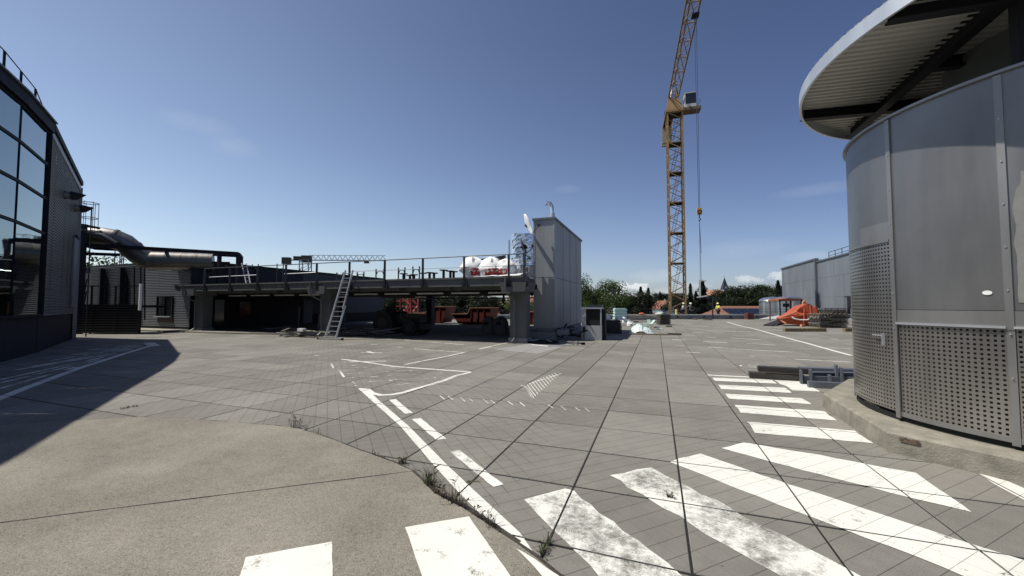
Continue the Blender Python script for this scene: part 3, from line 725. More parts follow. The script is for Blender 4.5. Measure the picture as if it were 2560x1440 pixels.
# wall lamps
def wall_lamp(px, py, label):
    r = ray(px, py); o = Vector((0,0,HC)); t = (ca-o).dot(cn)/r.dot(cn); p = o+r*t
    th = thing('wall_lamp', label, 'lamp', tuple(p), 'cone shaped wall lamps on the ribbed cladding')
    MB().box((0,0,0), (.16,.16,.3), math.atan2(cd.y, cd.x)).build('wall_plate', DARKSTEEL, th, world=False)
    a = cn*.03; b = cn*.20
    MB().tube([a, b], .15, 14).build('lamp_housing', GALV2, th, world=False, smooth=True)
    MB().tube([b, b+cn*.14+Vector((0,0,.02)), b+cn*.42+Vector((0,0,.10))], [.18, .16, .012], 14).build('lamp_hood', DARKSTEEL, th, world=False, smooth=True)
wall_lamp(158, 487, 'dark cone shaped wall lamp, the higher and nearer of the two')
wall_lamp(184, 520, 'dark cone shaped wall lamp, the lower one nearest the wall corner')
# roof edge railing
rr = thing('roof_railing', 'dark steel railing along the roof edge of the glass fronted building', 'railing', (-17, 5, 7.8))
rl = []
for i in range(len(bays)-1):
    a, b = bays[i], bays[i+1]; rl += [a, (a+b)/2]
rl = [Vector((p.x-.22, p.y-.30, 7.85)) for p in rl][::-1]+[ca+cd*L_*.22-cn*.3+Vector((0,0,7.75)), ca+cd*L_*.5-cn*.3+Vector((0,0,7.55))]
for i, p in enumerate(rl):
    MB().bar(p, p+Vector((0,0,1.05 if i < len(rl)-2 else .75)), .025, .055).build('post', DARKSTEEL, rr)
for h in (1.05, .16):
    MB().tube([p+Vector((0,0,h if i < len(rl)-2 else h*.7)) for i, p in enumerate(rl)]+[cb-cn*.3+Vector((0,0,7.4))], .017, 6).build('rail', DARKSTEEL, rr)
# caged ladder behind the far corner
base = CP(214, 19.6); cl = thing('caged_ladder', 'thin caged ladder rising behind the corner of the ribbed building', 'ladder', tuple(base))
for k in range(6):
    a = 2*math.pi*k/6
    MB().bar((.32*math.cos(a), .32*math.sin(a), 5.2), (.32*math.cos(a), .32*math.sin(a), 6.75), .018).build('cage_bar', DARKSTEEL, cl, world=False)
for z in (5.3, 5.95, 6.7):
    MB().tube([(.32*math.cos(2*math.pi*k/14), .32*math.sin(2*math.pi*k/14), z) for k in range(15)], .018, 5).build('cage_hoop', DARKSTEEL, cl, world=False)
for s in (-.2, .2): MB().bar((-.3, s, .0), (-.3, s, 6.6), .04).build('stile', DARKSTEEL, cl, world=False)

# ================================================================== LOW RIBBED BUILDING behind the roof canopy
rb = thing('ribbed_annex', 'long low building of dark ribbed metal with a single window on its sunlit front', 'building', (-34, 18, 0))
AX1 = -26.95
for i in range(7):
    x1 = AX1-i*1.55; x0 = x1-1.54
    z0 = .22
    if x0 < -28.45 and x1 > -30.1 and i in (1,):
        pass
    corrugated(MB(), (x0, 16.0), (x1, 16.0), z0, 4.25, .105, .045, out=(0,-1,0)).build('cladding_sheet', CORR if i < 3 else CORR_SHADE, rb)  # left sheets coloured dark for the shadow of the glass fronted building
MB().bb((AX1-14, 15.99, 4.22), (AX1+.12, 16.2, 4.38)).build('roof_edge_trim', DARKSTEEL, rb)
MB().bb((AX1-11, 15.98, 0), (AX1, 16.05, .22)).build('plinth', BLACK, rb)
wf = MB()
wx0, wx1, wz0, wz1 = -30.05, -28.6, .92, 2.12
for a, b in (((wx0-.06,15.9,wz0-.06),(wx0,15.97,wz1+.06)), ((wx1,15.9,wz0-.06),(wx1+.06,15.97,wz1+.06)), ((wx0,15.9,wz1),(wx1,15.97,wz1+.06)), ((wx0,15.9,wz0-.06),(wx1,15.97,wz0)), (((wx0+wx1)/2-.025,15.9,wz0),((wx0+wx1)/2+.025,15.96,wz1))): wf.bb(a, b)
win = wf.build('window', DARKSTEEL, rb)
MB().bb((wx0, 15.955, wz0), (wx1, 15.968, wz1)).build('pane', GLASSD, win)
MB().bb((wx0-.1, 15.78, wz0-.1), (wx1+.05, 15.9, wz0-.06)).build('sill', ALU, win)
MB().bb((wx0+.05, 15.93, .5), (wx1+.1, 15.966, .8)).build('rust_patch', M('rusty_panel', (.05,.03,.022), .8), rb)
EW = [16.0+i*2.05 for i in range(10)]
for i in range(9):                                       # long wall running away beside and behind the canopy
    corrugated(MB(), (AX1, EW[i]), (AX1, EW[i+1]-.012), .22 if i > 4 else .05, 4.25, .105, .04, out=(1,0,0)).build('cladding_sheet', CORR_SHADE if i < 4 else M('blue_grey_corrugated_sheet', (.07,.078,.095), .5, .2), rb)  # sheets under the canopy have its shade in their colour
MB().bb((AX1-.1, 16.2, 4.22), (AX1+.1, 34.5, 4.38)).build('roof_edge_trim', DARKSTEEL, rb)
MB().bb((AX1-14, 16.06, 0), (AX1-.06, 34.5, 4.2)).build('building_body', M('body_render'), rb)
MB().bb((AX1+.04, 25, 0), (AX1+.09, 34.4, .85)).build('dark_base_band', BLACK, rb)
for y in (16.45, 17.3):
    d = MB().bb((AX1+.05, y, .1), (AX1+.09, y+.75, 2.0)).build('door', DARKSTEEL, rb)
    MB().bb((AX1+.092, y+.08, .25), (AX1+.1, y+.67, 1.92)).build('pane', GLASSD, d)
w2 = MB().bb((AX1+.05, 18.9, .75), (AX1+.09, 20.0, 1.9)).build('window', DARKSTEEL, rb)
MB().bb((AX1+.092, 19.0, .85), (AX1+.1, 19.9, 1.8)).build('pane', GLASSD, w2)
MB().bb((AX1+.05, 24.2, .1), (AX1+.1, 25.1, 2.05)).build('pale_door', M('pale_blue_grey_door', (.12,.14,.17), .6), rb)
# posts before the annex sheets that carry shade in their colour
for x in (-36.2, -33.9):
    MB().bb((x, 15.7, 0), (x+.22, 15.95, 4.1)).build('wall_post', DARKSTEEL, rb)
# footway in front of the annex
fw = structure('footway')
MB().prism([(-33,14.6),(-22.0,15.05),(-17.2,15.75),(-21,16.0),(-27,15.98),(-33,15.98)], -.02, .09).build('footway_slab', CONC, fw)

# ================================================================== STAIR LANDING with louvred front
sl = thing('stair_landing', 'dark louvred steel stair landing with rails in the shade beside the glass fronted building', 'landing', (-28, 12.5, 0))
s0, s1 = Vector((-30.3, 11.9, 0)), Vector((-26.45, 13.2, 0)); sd = (s1-s0).normalized(); sn = Vector((sd.y, -sd.x, 0))
for k in range(11):
    z = .12+k*.135
    MB().bar(s0+sd*(0.0+.04*k)+Vector((0,0,z)), s1+Vector((0,0,z)), .03, .05).build('louvre', M('louvre_steel', (.06,.06,.065), .5, .2), sl)
for t in (0.02, .33, .66, 1.0):
    p = s0+(s1-s0)*t; MB().bar(p-sn*.03, p-sn*.03+Vector((0,0,2.62)), .07).build('post', DARKSTEEL, sl)
MB().bar(s0+Vector((0,0,2.62)), s1+Vector((0,0,2.62)), .04).build('rail', DARKSTEEL, sl)
MB().bar(s0+Vector((0,0,1.58)), s1+Vector((0,0,1.58)), .05, .10).build('landing_edge', DARKSTEEL, sl)
MB().prism([(q.x, q.y) for q in (s0-sn*.10, s1-sn*.10, s1-sn*.14, s0-sn*.14)], .05, 1.44).build('shade_sheet', BLACK, sl)  # black sheet added for the shade between the louvres
MB().prism([(q.x, q.y) for q in (s0-sn*.06, s1-sn*.06, s1-sn*1.6, s0-sn*1.6)], 1.45, 1.56).build('landing_floor', DARKSTEEL, sl)
MB().bar(s1+sd*.03+Vector((0,0,1.3)), s1+sd*.03+Vector((0,0,2.75)), .10).build('sunlit_post_part', WHITE, sl)  # upper part of the end post, sunlight painted on as white

# ================================================================== PIPE BRIDGE: big silver duct in a black frame
pb_ = thing('duct_frame', 'black steel frame carrying the large silver duct over the yard', 'frame', (-27, 15, 0))
F0, F1 = Vector((-29.75, 12.25, 0)), Vector((-25.0, 17.75, 0)); fd = (F1-F0).normalized(); fn = Vector((-fd.y, fd.x, 0)); FW = 1.5
def OnPlane(px, py, off):
    o = Vector((0,0,HC)); r = ray(px, py); q = F0+fn*off; t = (q-o).dot(fn)/r.dot(fn); return o+r*t
def fbar(name, a, b, w=.16, h=.2): MB().bar(a, b, w, h).build(name, DARKSTEEL, pb_)
TA, TB = OnPlane(206, 607, 0), OnPlane(598, 632, 0)
zt = 5.0
A0 = OnPlane(206, 612, 0); ztp = A0.z
fbar('main_post', Vector((A0.x, A0.y, 0)), Vector((A0.x, A0.y, ztp+1.15)), .26, .26)
B0 = OnPlane(596, 634, 0)
fbar('top_beam', A0, B0, .14, .2)
A1, B1 = A0+fn*FW, B0+fn*FW
fbar('top_beam', Vector((A1.x, A1.y, A0.z)), Vector((B1.x, B1.y, B0.z)), .14, .18)
for t in (0, .48, .84, 1.0):
    p = A0.lerp(B0, t); fbar('cross_beam', p, Vector((p.x, p.y, p.z))+fn*FW, .14, .14)
for p in (B0, B0+fn*FW, A0.lerp(B0, .86)+fn*.15): fbar('post', Vector((p.x, p.y, 2.75)), p, .18, .18)
fbar('low_beam', OnPlane(206, 618, 0)-Vector((0,0,.35)), OnPlane(300, 624, 0)-Vector((0,0,.3)), .14, .16)
fbar('upper_frame', Vector((A0.x, A0.y, ztp+1.1)), OnPlane(250, 571, .3), .1, .12)
D = thing('ventilation_duct', 'large dented silver ventilation duct with two bends, its end capped', 'duct', (-27, 15.5, 4))
dpts = [(196,592),(262,594),(302,600),(352,642),(372,652),(532,656)]
cpts = [OnPlane(x, y, FW/2) for x, y in dpts]
FOIL = galv_material('duct_sheet', (.20,.19,.175), .40, .85, scratch=.2, blotch=.75)
def ductseg(a, b, r, name='duct_section'): MB().tube([a, b], r, 24).build(name, FOIL, D, smooth=True)
rad = .56
dirA = (cpts[3]-cpts[2]).normalized(); bend = [cpts[0], cpts[1], cpts[1].lerp(cpts[2], .6), cpts[2]+dirA*.25, cpts[2].lerp(cpts[3], .55), cpts[3]-dirA*.15, cpts[3].lerp(cpts[4], .5), cpts[4]]
for q in (0, 2, 4):
    seg = bend[q:q+4] if q == 4 else bend[q:q+3]
    MB().tube(seg, rad, 24).build('duct_section', FOIL, D, smooth=True)
for q in (2, 4): 
    dq = (bend[q+1]-bend[q-1]).normalized(); MB().tube([bend[q]-dq*.05, bend[q]+dq*.05], rad+.03, 24).build('duct_flange', FOIL, D, smooth=True)
for k in range(4):
    MB().tube([cpts[4].lerp(cpts[5], k/4), cpts[4].lerp(cpts[5], (k+1)/4-.004)], rad, 26).build('duct_section', FOIL, D, smooth=True)
for k in range(5):
    p = cpts[4].lerp(cpts[5], k/4); d = (cpts[5]-cpts[4]).normalized()
    MB().tube([p-d*.03, p+d*.03], rad+.015, 26).build('duct_flange', FOIL, D, smooth=True)
for t in (.3, .38): 
    p = cpts[5]+(cpts[5]-cpts[4]).normalized()*t
MB().bar(cpts[5], cpts[5]+(cpts[5]-cpts[4]).normalized()*.9, .12, .12).build('end_strut', DARKSTEEL, D)
# silver second pipe hugging the bend and hanging cables
MB().tube([OnPlane(212,582,.1), OnPlane(255,590,.1), OnPlane(290,610,.1)], .16, 10).build('side_pipe', FOIL, D, smooth=True)
for x in (336, 352, 362): MB().tube([OnPlane(x, 668, .4), OnPlane(x, 800, .4)], .035, 6).build('hanging_cable', DARKSTEEL, D)

# ================================================================== ROOF CANOPY over the parking (deck)
DK = thing('parking_canopy', 'long grey concrete canopy on thick columns with dark space beneath', 'canopy', (-16, 21, 0))
X0, XR, YF, YB = AX1+.1, -5.0, 15.05, 28.2
ZT, ZF = 2.77, 2.38
plan = [(X0, YF+.12), (XR-.1, YF+.12), (-5.45, 17.75), (-5.45, YB), (X0, YB)]
MB().prism(plan, ZF+.08, ZT).build('deck_slab', DECKC, DK)
k = 0; x = X0
while x < XR-.7:                                         # precast fascia units
    x2 = min(x+4.1, XR-.02)
    mb = MB().bb((x+.008, YF, ZF), (x2-.008, YF+.12, ZT-.06)); mb.bb((x+.008, YF-.05, ZT-.07), (x2-.008, YF+.12, ZT)); mb.build('fascia_panel', DECKC, DK); x = x2
MB().bar((XR, YF+.05, (ZF+ZT)/2), (-5.42, 17.75, (ZF+ZT)/2), .10, .38).build('fascia_panel', DECKC, DK)
MB().bb((X0, 16.35, ZF-.10), (XR-.25, 16.7, ZF+.07)).build('edge_girder', DECKC, DK)
MB().bb((X0, 27.2, ZF-.10), (XR-.5, 27.6, ZF+.08)).build('edge_girder', DECKC, DK)
for x in range(8): MB().bb((X0+1.5+x*2.7, 16.0, ZF-.12), (X0+1.72+x*2.7, 27.2, ZF+.08)).build('cross_beam', DECKC, DK)
for cx in (-25.55, -15.85, -5.45):
    c = MB().prism([(cx-.36,15.6),(cx+.36,15.6),(cx+.36,16.2),(cx-.36,16.2)], 0, ZF-.02).build('column', DECKC, DK, bevel=.03)
    MB().prism([(cx-.40,15.56),(cx+.40,15.56),(cx+.40,16.25),(cx-.40,16.25)], 0, .22).build('column_foot', CONC_D, c)
    m_ = MB(); z0, z1 = 2.14, 2.52
    vs = [(cx-.50,15.0,z0),(cx+.50,15.0,z0),(cx+.50,16.3,z0),(cx-.50,16.3,z0),(cx-.58,14.98,z1),(cx+.58,14.98,z1),(cx+.58,16.3,z1),(cx-.58,16.3,z1)]
    m_.add(vs, [(3,2,1,0),(4,5,6,7),(0,1,5,4),(1,2,6,5),(2,3,7,6),(3,0,4,7)]); m_.build('capital', DECKC, DK)
    rdp = thing('rain_pipe', {-25.55:'grey rain pipe on the leftmost canopy column',-15.85:'grey rain pipe on the middle canopy column behind the ladder',-5.45:'grey rain pipe on the right canopy column by the metal clad tower'}[cx], 'pipe', (cx-.25, 15.45, 0), 'rain pipes on the canopy columns')
    MB().tube([(cx-.30,14.93,2.75),(cx-.30,14.93,2.25),(cx-.26,15.0,2.05),(cx-.12,15.48,1.80),(cx-.12,15.5,.22),(cx-.16,15.3,.06)], .042, 8).build('pipe', M('zinc_pipe', (.13,.135,.14), .5, .4), rdp, smooth=True)
for x, y in ((-17, 27.4), (-5.9, 27.4), (-26, 27.4), (-17, 21.8)):
    if (x, y) == (-17, 21.8): continue
    MB().prism([(x-.25,y-.2),(x+.25,y-.2),(x+.25,y+.3),(x-.25,y+.3)], 0, ZF).build('column', DECKC, DK)
MB().tube([(X0+9,27.0,ZF-.28),(XR-.4,27.0,ZF-.28)], .05, 6).build('service_pipe', ALU, DK)
for k in range(11):                                      # unlit battens under the soffit
    x = -25.3+k*1.98
    if x > -6.3: break
    ORD = ['first','second','third','fourth','fifth','sixth','seventh','eighth','ninth','tenth','eleventh']
    t = thing('batten_light', ORD[k]+' unlit batten light from the left under the canopy soffit', 'lamp', (x, 17.15, ZF-.25), 'unlit batten lights under the canopy')
    MB().bb((0, 0, 0), (1.5, .1, .07)).build('tube_cover', M('milky_cover', (.75,.74,.68), .4), t, world=False)
    MB().bb((-.03, .01, .07), (1.53, .09, .33)).build('hanger', DARKSTEEL, t, world=False)
# guard rail
gl = thing('canopy_guard_rail', 'steel guard rail along the front edge of the parking canopy', 'railing', (-15, 15, 2.7))
ZR = 3.66
posts = [(-24.12,15.0),(-22.05,15.0),(-19.93,15.0),(-17.88,15.0),(-15.82,15.0),(-13.78,15.0),(-11.74,15.0),(-9.70,15.0),(-7.66,15.0),(-5.63,15.0),(-4.97,15.02),(-5.40,17.72)]
RAILM = M('zinc_rail', (.035,.04,.05), .5, .3)
for i, (x, y) in enumerate(posts):
    for s in (-.025, .025): MB().bb((x+s-.012, y-.035, 2.45), (x+s+.012, y+.035, ZR)).build('post', RAILM, gl)
    MB().bb((x-.10, y-.02, 2.33), (x+.16, y+.045, 2.55)).build('bracket', DARKSTEEL, gl)
MB().tube([(x, y, ZR+.0) for x, y in posts], .024, 6).build('top_rail', RAILM, gl)
MB().tube([(x, y, ZR-.47) for x, y in posts[5:]], .011, 5).build('middle_rail', RAILM, gl)
MB().tube([(posts[0][0]+.4, 15.0, ZR-.5), (posts[2][0], 15.0, ZR-.47)], .022, 5).build('middle_rail', ALU, gl)
MB().tube([(posts[3][0]-.1, 15.0, ZR-.47), (posts[4][0], 15.0, ZR-.45)], .018, 5).build('middle_rail', ALU, gl)
# things standing on the canopy
ZD = ZT
def px_deck(px, y): p = PY(px, 690, y); return p.x
def bag(px0, px1, top, y, label, seed, red):
    rnd = random.Random(seed); x0, x1 = px_deck(px0, y), px_deck(px1, y); w = x1-x0; h = PY((px0+px1)/2, top, y).z-ZD
    t = thing('bulk_bag', label, 'bag', ((x0+x1)/2, y, ZD), 'white bulk bags on the canopy')
    mb = MB(); n = 20; m = 11; b = 0
    for i in range(m+1):
        f = i/m
        for k in range(n):
            a = 2*math.pi*k/n; rr = (.50+.10*math.sin(math.pi*min(1, f*1.3))) * (1 if f < .5 else max(.14, (1-((f-.5)/.5)**2)**.5))
            nn = noise.noise(Vector((math.cos(a)*2.1+seed, math.sin(a)*2.1, f*3.5)))*.34+noise.noise(Vector((math.cos(a)*5+seed, math.sin(a)*5, f*7)))*.16
            mb.v.append((w*(rr+nn*rr*1.1)*math.cos(a)+w*.12*f*(seed % 3-1), .9*w*(rr+nn*rr)*math.sin(a), h*f*(1+.06*nn)))
    for i in range(m):
        for k in range(n): k2 = (k+1) % n; mb.f.append((i*n+k, i*n+k2, (i+1)*n+k2, (i+1)*n+k))
    mb.f.append(tuple(m*n+k for k in range(n)))
    o = mb.build('sack', BAGW, t, world=False, smooth=True)
    # red print wrapped on the front, standing a hair off the cloth
    pr = MB(); 
    for row in range(5):
        for c in range(9):
            a = R(-90+red+(c-4)*7.5); f = .10+.30*row/4
            rr = (.50+.10*math.sin(math.pi*min(1, f*1.3)))
            nn = noise.noise(Vector((math.cos(a)*2.1+seed, math.sin(a)*2.1, f*3.5)))*.34+noise.noise(Vector((math.cos(a)*5+seed, math.sin(a)*5, f*7)))*.16
            pr.v.append((w*(rr+nn*rr*1.1+.022)*math.cos(a)+w*.12*f*(seed % 3-1), .9*w*(rr+nn*rr+.022)*math.sin(a), h*f*(1+.06*nn)))
    for row in range(4):
        for c in range(8):
            if row == 2 and c in (1, 2, 4, 6) : continue
            i = row*9+c; pr.f.append((i, i+1, i+10, i+9))
    pr.build('red_print', M('red_print', (.38,.045,.035), .7, var=.2, scale=20), t, world=False)
bag(1162, 1211, 640, 15.75, 'white bulk bag with red print, leftmost on the canopy', 3, 38)
bag(1197, 1250, 643, 15.85, 'white bulk bag with red print, middle one of the three', 5, 25)
bag(1244, 1286, 647, 15.8, 'rounded white bulk bag with red print, nearest the foil wrapped tank', 4, -5)
sh = MB(); 
shx0, shx1 = px_deck(1190, 15.5), px_deck(1305, 15.5)
for i in range(13):
    x = shx0+(shx1-shx0)*i/12
    for j, y in enumerate((15.25, 15.45, 15.65)): sh.v.append((x, y, ZD+.03+.05*abs(noise.noise(Vector((i*.7, j, 2))))+.06*j))
for i in range(12):
    for j in range(2): a = i*3+j; sh.f.append((a, a+3, a+4, a+1))
sh.build('white_sheet', BAGW, smooth=False, cat='sheet', label='crumpled white sheet lying along the canopy edge under the bags')
pm = MB(); a, b = PY(1196, 668, 16.6), PY(1262, 668, 16.6)
pm.add([(a.x, 16.6, PY(1196,648,16.6).z), (b.x, 16.6, PY(1262,638,16.6).z), (b.x, 16.65, ZD), (a.x, 16.65, ZD), (a.x, 16.7, PY(1196,648,16.6).z), (b.x, 16.7, PY(1262,638,16.6).z), (b.x, 16.75, ZD), (a.x, 16.75, ZD)], [(0,1,2,3),(7,6,5,4),(0,4,5,1),(1,5,6,2)])
pm.build('upright_board', BLACK, cat='board', label='upright black board behind the white bulk bags')
# foil wrapped tank
ty = 17.0; tx0, tx1 = px_deck(1280, ty), px_deck(1334, ty); tr = (tx1-tx0)/2; tz = PY(1300, 588, ty).z
tk = thing('foil_wrapped_tank', 'upright round tank wrapped in crinkled silver foil beside the clad tower', 'tank', ((tx0+tx1)/2, ty, ZD))
mb = MB(); n = 40; m = 30
for i in range(m+1):
    for k in range(n):
        a = 2*math.pi*k/n; rr = tr*(1+.035*noise.noise(Vector((math.cos(a)*5, math.sin(a)*5, i*.55)))+.02*noise.noise(Vector((math.cos(a)*14, math.sin(a)*14, i*1.4))))
        mb.v.append((rr*math.cos(a), rr*math.sin(a), (tz-ZD)*i/m))
for i in range(m):
    for k in range(n): k2 = (k+1) % n; mb.f.append((i*n+k, i*n+k2, (i+1)*n+k2, (i+1)*n+k))
mb.f.append(tuple(m*n+k for k in range(n)))
FOILC = M('crinkled_foil', (.78,.80,.82), .18, .95, var=.06, bump=.10, bscale=14)
mb.build('foil_jacket', FOILC, tk, world=False)
pole = MB().bar((px_deck(1273, 15.3), 15.3, ZD), (px_deck(1273, 15.3), 15.3, PY(1273, 600, 15.3).z), .05)
pole.build('upright_pole', ALU, cat='pole', label='thin upright pole at the front corner of the canopy')
cbx0, cbx1 = px_deck(1303, 15.8), px_deck(1334, 15.8)
cab_ = thing('switch_cabinet', 'small grey switch cabinet on the canopy corner beside the tower', 'cabinet', ((cbx0+cbx1)/2, 15.9, ZD))
MB().bb((cbx0, 15.7, ZD), (cbx1, 16.1, PY(1310, 664, 15.8).z)).build('case', M('grey_cabinet', (.16,.17,.19), .5, .3), cab_)
MB().bb((cbx0+.03, 15.685, ZD+.05), ((cbx0+cbx1)/2, 15.698, PY(1310, 667, 15.8).z)).build('door', GREYPANEL, cab_)
MB().tube([((cbx0*.4+cbx1*.6)+.1*math.cos(a/8*math.pi*2), 15.6, ZD+.28+.14*math.sin(a/8*math.pi*2)) for a in range(9)], .025, 6).build('coiled_cable', M('pale_cable', (.35,.36,.33), .7), cab_)
# dishes
def dish(px, py, y, rad, label, mat, face):
    p = PY(px, py, y); t = thing('satellite_dish', label, 'satellite dish', tuple(p), 'satellite dishes beside the clad tower')
    Mx = Matrix.Rotation(R(face), 4, 'Z') @ Matrix.Rotation(R(-68), 4, 'Y')
    mb = MB(); n = 22
    for i in range(7):
        r_ = rad*i/6
        for k in range(n): a = 2*math.pi*k/n; mb.v.append(tuple(Mx @ Vector((r_*math.cos(a), r_*.92*math.sin(a), .22*rad*(i/6)**2))))
    for i in range(6):
        for k in range(n): k2 = (k+1) % n; mb.f.append((i*n+k, (i+1)*n+k, (i+1)*n+k2, i*n+k2))
    o = mb.build('reflector', mat, t, world=False, smooth=True); so = o.modifiers.new('thick', 'SOLIDIFY'); so.thickness = .02
    tip = Mx @ Vector((-rad*.55, 0, rad*1.05)); low = Mx @ Vector((-rad*.95, 0, .2*rad))
    MB().tube([low, tip], .018, 6).build('feed_arm', DARKSTEEL, t, world=False)
    MB().tube([tip, tip+Vector((0,0,.10))], .045, 8).build('feed_head', DARKSTEEL, t, world=False)
    back = Mx @ Vector((0,0,-.08)); MB().tube([back, back+Vector((.28,.05,-.02))], .05, 8).build('mount', DARKSTEEL, t, world=False)
    MB().box(back+Vector((.14,.03,0)), (.16,.12,.2)).build('bracket', DARKSTEEL, t, world=False)
dish(1316, 562, 17.4, .50, 'white satellite dish on the left side of the clad tower near its top', WHITE, 206)
dish(1306, 616, 15.6, .36, 'dark satellite dish seen edge on in front of the foil wrapped tank', M('dark_dish', (.04,.045,.05), .5), 192)
px_ = px_deck(1313, 15.7)
MB().bar((px_, 15.7, ZD), (px_, 15.7, PY(1313, 620, 15.7).z), .045).build('dish_mast', DARKSTEEL, cat='pole', label='short dark mast carrying the lower satellite dish')
# mushroom vents
for k, (px, h, y) in enumerate(((1009,.26,16.8),(1025,.2,17.2),(1035,.2,16.9),(1057,.3,17.3),(1074,.27,16.8),(1085,.27,17.1),(1109,.36,16.7),(1126,.33,17),(1134,.32,17.2))):
    x = px_deck(px, y); t = thing('mushroom_vent', ORD[k]+' small black mushroom vent from the left on the canopy roof', 'vent', (x, y, ZD), 'black mushroom vents in a row on the canopy roof')
    MB().tube([(0,0,0), (0,0,h+.12)], .065, 8).build('stem', RUBBER, t, world=False)
    MB().tube([(0,0,h+.12), (0,0,h+.16)], .2, 12).build('cap', RUBBER, t, world=False)
# scaffold frames
for k, (px, y, h, w) in enumerate(((893,17.3,.62,.45),(940,17.0,.72,.5),(996,17.3,.78,.4),(1032,17.4,.82,.4),(842,17.9,.7,.45),(692,20.5,1.75,.6),(630,20.2,1.75,.6),(285,17.5,1.3,.9),(298,18.5,1.1,.5))):
    x = PY(px, 690, y).x; zb = ZD if px > 600 else 4.35
    t = thing('scaffold_frame', ['thin grey scaffold frame right of the ladder head','thin scaffold frame left of the mushroom vents','thin scaffold frame behind the first mushroom vents','thin scaffold frame among the mushroom vents','thin scaffold frame left of the ladder head','thin scaffold frame below the distant crane counterweight','thin scaffold frame right of the leaning roof ladder','tall scaffold frame beneath the silver duct bend','narrow scaffold frame nearest the silver duct bend'][k], 'scaffold frame', (x, y, zb), 'grey scaffold frames along the roofs')
    for s in (0, w): MB().bar((s,0,0), (s,0,h), .05).build('upright', RAILM, t, world=False)
    MB().tube([(0,0,h*.55), (w*.2,0,h*.8), (w*.8,0,h*.8), (w,0,h*.55)], .025, 5).build('arch', RAILM, t, world=False)
for k, (px0, px1, y) in enumerate(((870,905,17.5),(905,960,19),(1030,1090,21),(1120,1160,16.6),(960,1010,20))):
    a, b = PY(px0, 690, y), PY(px1, 690, y)
    MB().bb((a.x, y, ZD), (b.x, y+.5, ZD+.05+.03*(k % 3))).build('roof_board', (WOOD, CONC, WOOD, DARKSTEEL, CONC)[k], cat='board', label=['grey board near the head of the ladder','pale board lying behind the guard rail','weathered board between the mushroom vents','dark steel sheet beside the white bags','pale board left of the mushroom vents'][k])
# ladder on the annex roof line
lt = thing('roof_ladder', 'small aluminium ladder leaning on the wall above the canopy near the black frame', 'ladder', (-22.5, 17, ZD))
a0, a1 = PY(604, 658, 18.0), PY(616, 658, 18.0); b0, b1 = PY(617, 705, 17.3), PY(627, 705, 17.3); b0.z = b1.z = ZD
for a, b in ((a0, b0), (a1, b1)): MB().bar(a, b, .05, .03).build('stile', ALU, lt)
for k in range(7): MB().bar(a0.lerp(b0, (k+.5)/7), a1.lerp(b1, (k+.5)/7), .03).build('rung', ALU, lt)

# ================================================================== LONG LADDER leaning on the canopy
ld = thing('aluminium_ladder', 'tall aluminium extension ladder leaning against the front edge of the parking canopy', 'ladder', (-14.2, 14.2, 0))
lf0, lf1 = G(808, 850), G(856, 850)
lf1 = lf0+Vector((1,0,0))*.62; lf0 = G(812, 849)
lf1 = lf0+Vector((.98,.05,0)).normalized()*.60
ltp = PY(864, 676, 14.98); ltp2 = ltp+Vector((.98,.05,0)).normalized()*.42
m0, m1 = lf0.lerp(ltp, .48), lf1.lerp(ltp2+Vector((.14,0,0)), .48)
MB().bar(lf0+Vector((0,0,.05)), m0, .035, .075).build('stile', ALU, ld); MB().bar(lf1+Vector((0,0,.05)), m1, .035, .075).build('stile', ALU, ld)
MB().bar(m0.lerp(lf0,.1)+Vector((.03,-.04,0)), ltp, .035, .075).build('stile', ALU, ld); MB().bar(m1.lerp(lf1,.1)+Vector((-.03,-.04,0)), ltp2, .035, .075).build('stile', ALU, ld)
for k in range(14):
    t = (k+.7)/14.4; q0 = lf0.lerp(ltp, t); q1 = lf1.lerp(ltp2+Vector((.08,0,0)), t)
    if t > .5: q1 = m1.lerp(ltp2, (t-.48)/.52); q0 = m0.lerp(ltp, (t-.48)/.52)
    MB().bar(q0, q1, .035).build('rung', ALU, ld)
MB().bar(lf0-Vector((.32,.02,-.05)), lf1+Vector((.32,.02,.05)), .09, .07).build('foot_bar', ALU, ld)
for p in (lf0-Vector((.36,.02,-.045)), lf1+Vector((.36,.02,.045))): MB().box(p, (.08,.11,.09)).build('rubber_foot', RUBBER, ld)

# ================================================================== METAL CLAD TOWER
TX0, TX1, TY0, TY1, TZ0, TZS, TZ1 = -5.46, -4.43, 17.9, 25.0, .50, 2.88, 5.62
tw = thing('clad_tower', 'tall narrow grey metal clad tower with a tilted flue on its roof', 'tower', (-4.9, 21, 0))
CLAD = M('grey_clad_sheet', (.29,.30,.305), .5, .2, var=.16, scale=1.6, streak=.14, dirt=.55)
MB().bb((TX0+.03, TY0+.03, TZ0), (TX1-.03, TY1-.03, TZ1-.02)).build('tower_core', DARKSTEEL, tw)
for z0, z1 in ((TZ0, TZS-.01), (TZS+.01, TZ1)):
    MB().bb((TX0+.05, TY0, z0), (TX1-.08, TY0+.04, z1)).build('cladding_panel', CLAD, tw)
    for s in (TX0, TX1-.07): MB().bb((s, TY0-.012, z0), (s+.07, TY0+.05, z1)).build('corner_strip', CLAD, tw)
    n = 8; L1 = TY1-TY0
    for k in range(n):
        y0 = TY0+.05+(L1-.1)*k/n
        MB().bb((TX1-.04, y0+.014, z0), (TX1-.012*(k % 2), y0+(L1-.1)/n-.014, z1)).build('cladding_panel', CLAD, tw)
    MB().bb((TX0, TY0+.05, z0), (TX0+.03, TY1, z1)).build('cladding_panel', CLAD, tw)
rf = MB().bb((TX0-.05, TY0-.06, TZ1), (TX1+.05, TY1+.05, TZ1+.10)).build('roof', M('tower_roof_edge', (.14,.15,.16), .5, .4), tw)
